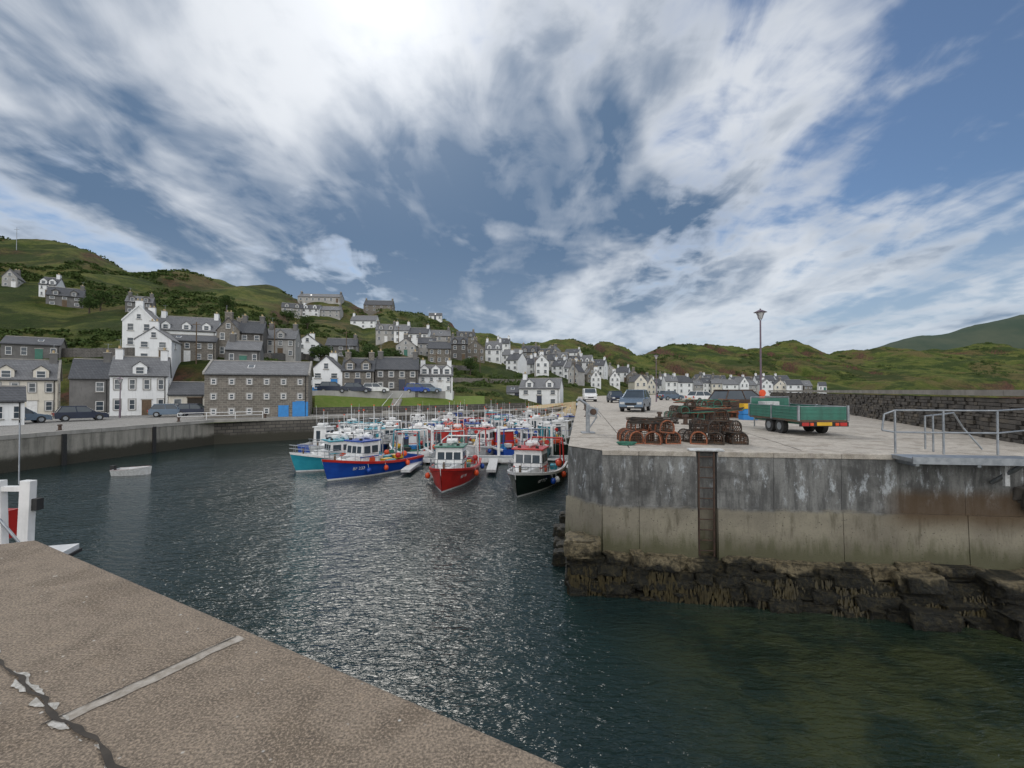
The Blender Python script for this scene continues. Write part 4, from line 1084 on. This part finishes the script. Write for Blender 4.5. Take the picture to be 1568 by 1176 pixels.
# ------------------------------------------------------------------ sky, sun
D=V((-.32,1,.88)).normalized()
elev=math.asin(D.z); az=math.atan2(D.x,D.y)
w=bpy.data.worlds.new('World'); SC.world=w; w.use_nodes=True; t=NT(w.node_tree); w.node_tree.nodes.clear()
out=t.n('ShaderNodeOutputWorld'); bg=t.n('ShaderNodeBackground')
sky=t.n('ShaderNodeTexSky'); sky.sky_type='NISHITA'; sky.sun_disc=False; sky.sun_elevation=elev; sky.sun_rotation=az; sky.air_density=1.0; sky.dust_density=.3; sky.ozone_density=2.0
tc=t.n('ShaderNodeTexCoord'); g=t.vm('NORMALIZE',tc.outputs['Generated'])
sp=t.n('ShaderNodeSeparateXYZ'); t.l(g,sp.inputs[0])
zc=t.m('ADD',t.m('MAXIMUM',sp.outputs[2],0),.20)
cb=t.n('ShaderNodeCombineXYZ'); t.l(t.m('DIVIDE',sp.outputs[0],zc),cb.inputs[0]); t.l(t.m('DIVIDE',sp.outputs[1],zc),cb.inputs[1])
P=cb.outputs[0]
def blob(d,k):
    d=V(d).normalized(); return t.m('POWER',t.m('MAXIMUM',t.vm('DOT_PRODUCT',g,tuple(d)),0),k)
big=t.noise(t.scale(P,(1.0,.45,1)),1.6,4,.5,.4)
med=t.noise(t.scale(P,(1.7,.95,1)),3.0,6,.56,.4)
rip=t.noise(t.scale(P,(1.0,1.5,1)),8.0,3,.5,.5)
cov=t.m('ADD',t.m('MULTIPLY',big,.48),t.m('ADD',t.m('MULTIPLY',med,.42),t.m('MULTIPLY',rip,.13)))
for d,k,a in (((-.32,1,.85),14,.12),((1.05,1,.72),14,-.14),((-.04,1,.78),110,-.12),((-1.1,1,.45),12,.05),((.50,1,.50),25,.08),((.1,1,.17),40,.08),((-.05,1,.38),12,.13),((.95,1,.2),16,.06),((0,-1,.5),2,.16)):
    cov=t.m('ADD',cov,t.m('MULTIPLY',blob(d,k),a))
alpha=t.ss(cov,.42,.60)
dk=t.m('ADD',t.m('MULTIPLY',t.noise(t.scale(P,(.9,.6,1)),2.2,4,.55,.5),1.1),t.m('MULTIPLY',med,.35))
for d,k,a in (((.02,1,.36),12,.24),((-.28,1,.50),80,.17),((.24,1,.46),60,.14),((-.50,1,.22),14,.22),((-.30,1,.9),22,-.33),((.15,1,.12),70,-.20),((1.0,1,.6),8,-.10)):
    dk=t.m('ADD',dk,t.m('MULTIPLY',blob(d,k),a))
dark=t.ss(dk,.56,1.04)
thick=t.ss(cov,.48,.62,.28,1)
shade=t.m('MULTIPLY',dark,thick)
shade=t.m('ADD',shade,t.m('MULTIPLY',t.ss(t.m('ADD',t.m('MULTIPLY',med,.7),t.m('MULTIPLY',rip,.3)),.46,.62),.14))
cc=t.mix(t.m('MINIMUM',shade,1),(.78,.81,.85),(.11,.18,.29))
back_fill=t.ss(sp.outputs[1],.10,-.6,0,1)
cc=t.mix(back_fill,cc,(1.66,1.66,1.66))  # extra-bright cloud added behind the camera, unseen, to light the facades
sk=t.n('ShaderNodeVectorMath'); sk.operation='MULTIPLY'; t.l(sky.outputs[0],sk.inputs[0]); sk.inputs[1].default_value=(.062,.072,.082)
hz=t.ss(sp.outputs[2],.34,.0,.10,.68)
base=t.mix(hz,sk.outputs[0],(.34,.43,.54))
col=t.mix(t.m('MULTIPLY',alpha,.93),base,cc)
low=t.m('MULTIPLY',t.ss(sp.outputs[2],.32,.04,0,.42),t.ss(sp.outputs[1],-.2,.2))
col=t.mix(low,col,(.42,.52,.64))
gl=t.m('ADD',t.m('MULTIPLY',blob((-.32,1,.9),30),.16),t.m('MULTIPLY',blob((-.28,1,.88),250),.24))
cg=t.n('ShaderNodeCombineXYZ')
for i in range(3): t.l(gl,cg.inputs[i])
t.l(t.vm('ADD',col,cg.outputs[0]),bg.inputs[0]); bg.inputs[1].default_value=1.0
t.l(bg.outputs[0],out.inputs[0])
sl=bpy.data.lights.new('sun','SUN'); sl.energy=1.1; sl.angle=math.radians(20); sl.color=(1,.95,.88)
so=bpy.data.objects.new('sun',sl); COL.objects.link(so); so.rotation_euler=D.to_track_quat('Z','Y').to_euler(); so.location=(0,0,60)

cam=bpy.data.cameras.new('camera'); co=bpy.data.objects.new('camera',cam); COL.objects.link(co)
cam.sensor_width=36; cam.lens=16.07; cam.clip_end=9000; cam.clip_start=.05
co.location=(0,0,1.6); co.rotation_euler=(math.radians(90.8),0,0)
SC.camera=co
SC.view_settings.view_transform='Standard'; SC.view_settings.look='None'; SC.view_settings.exposure=0
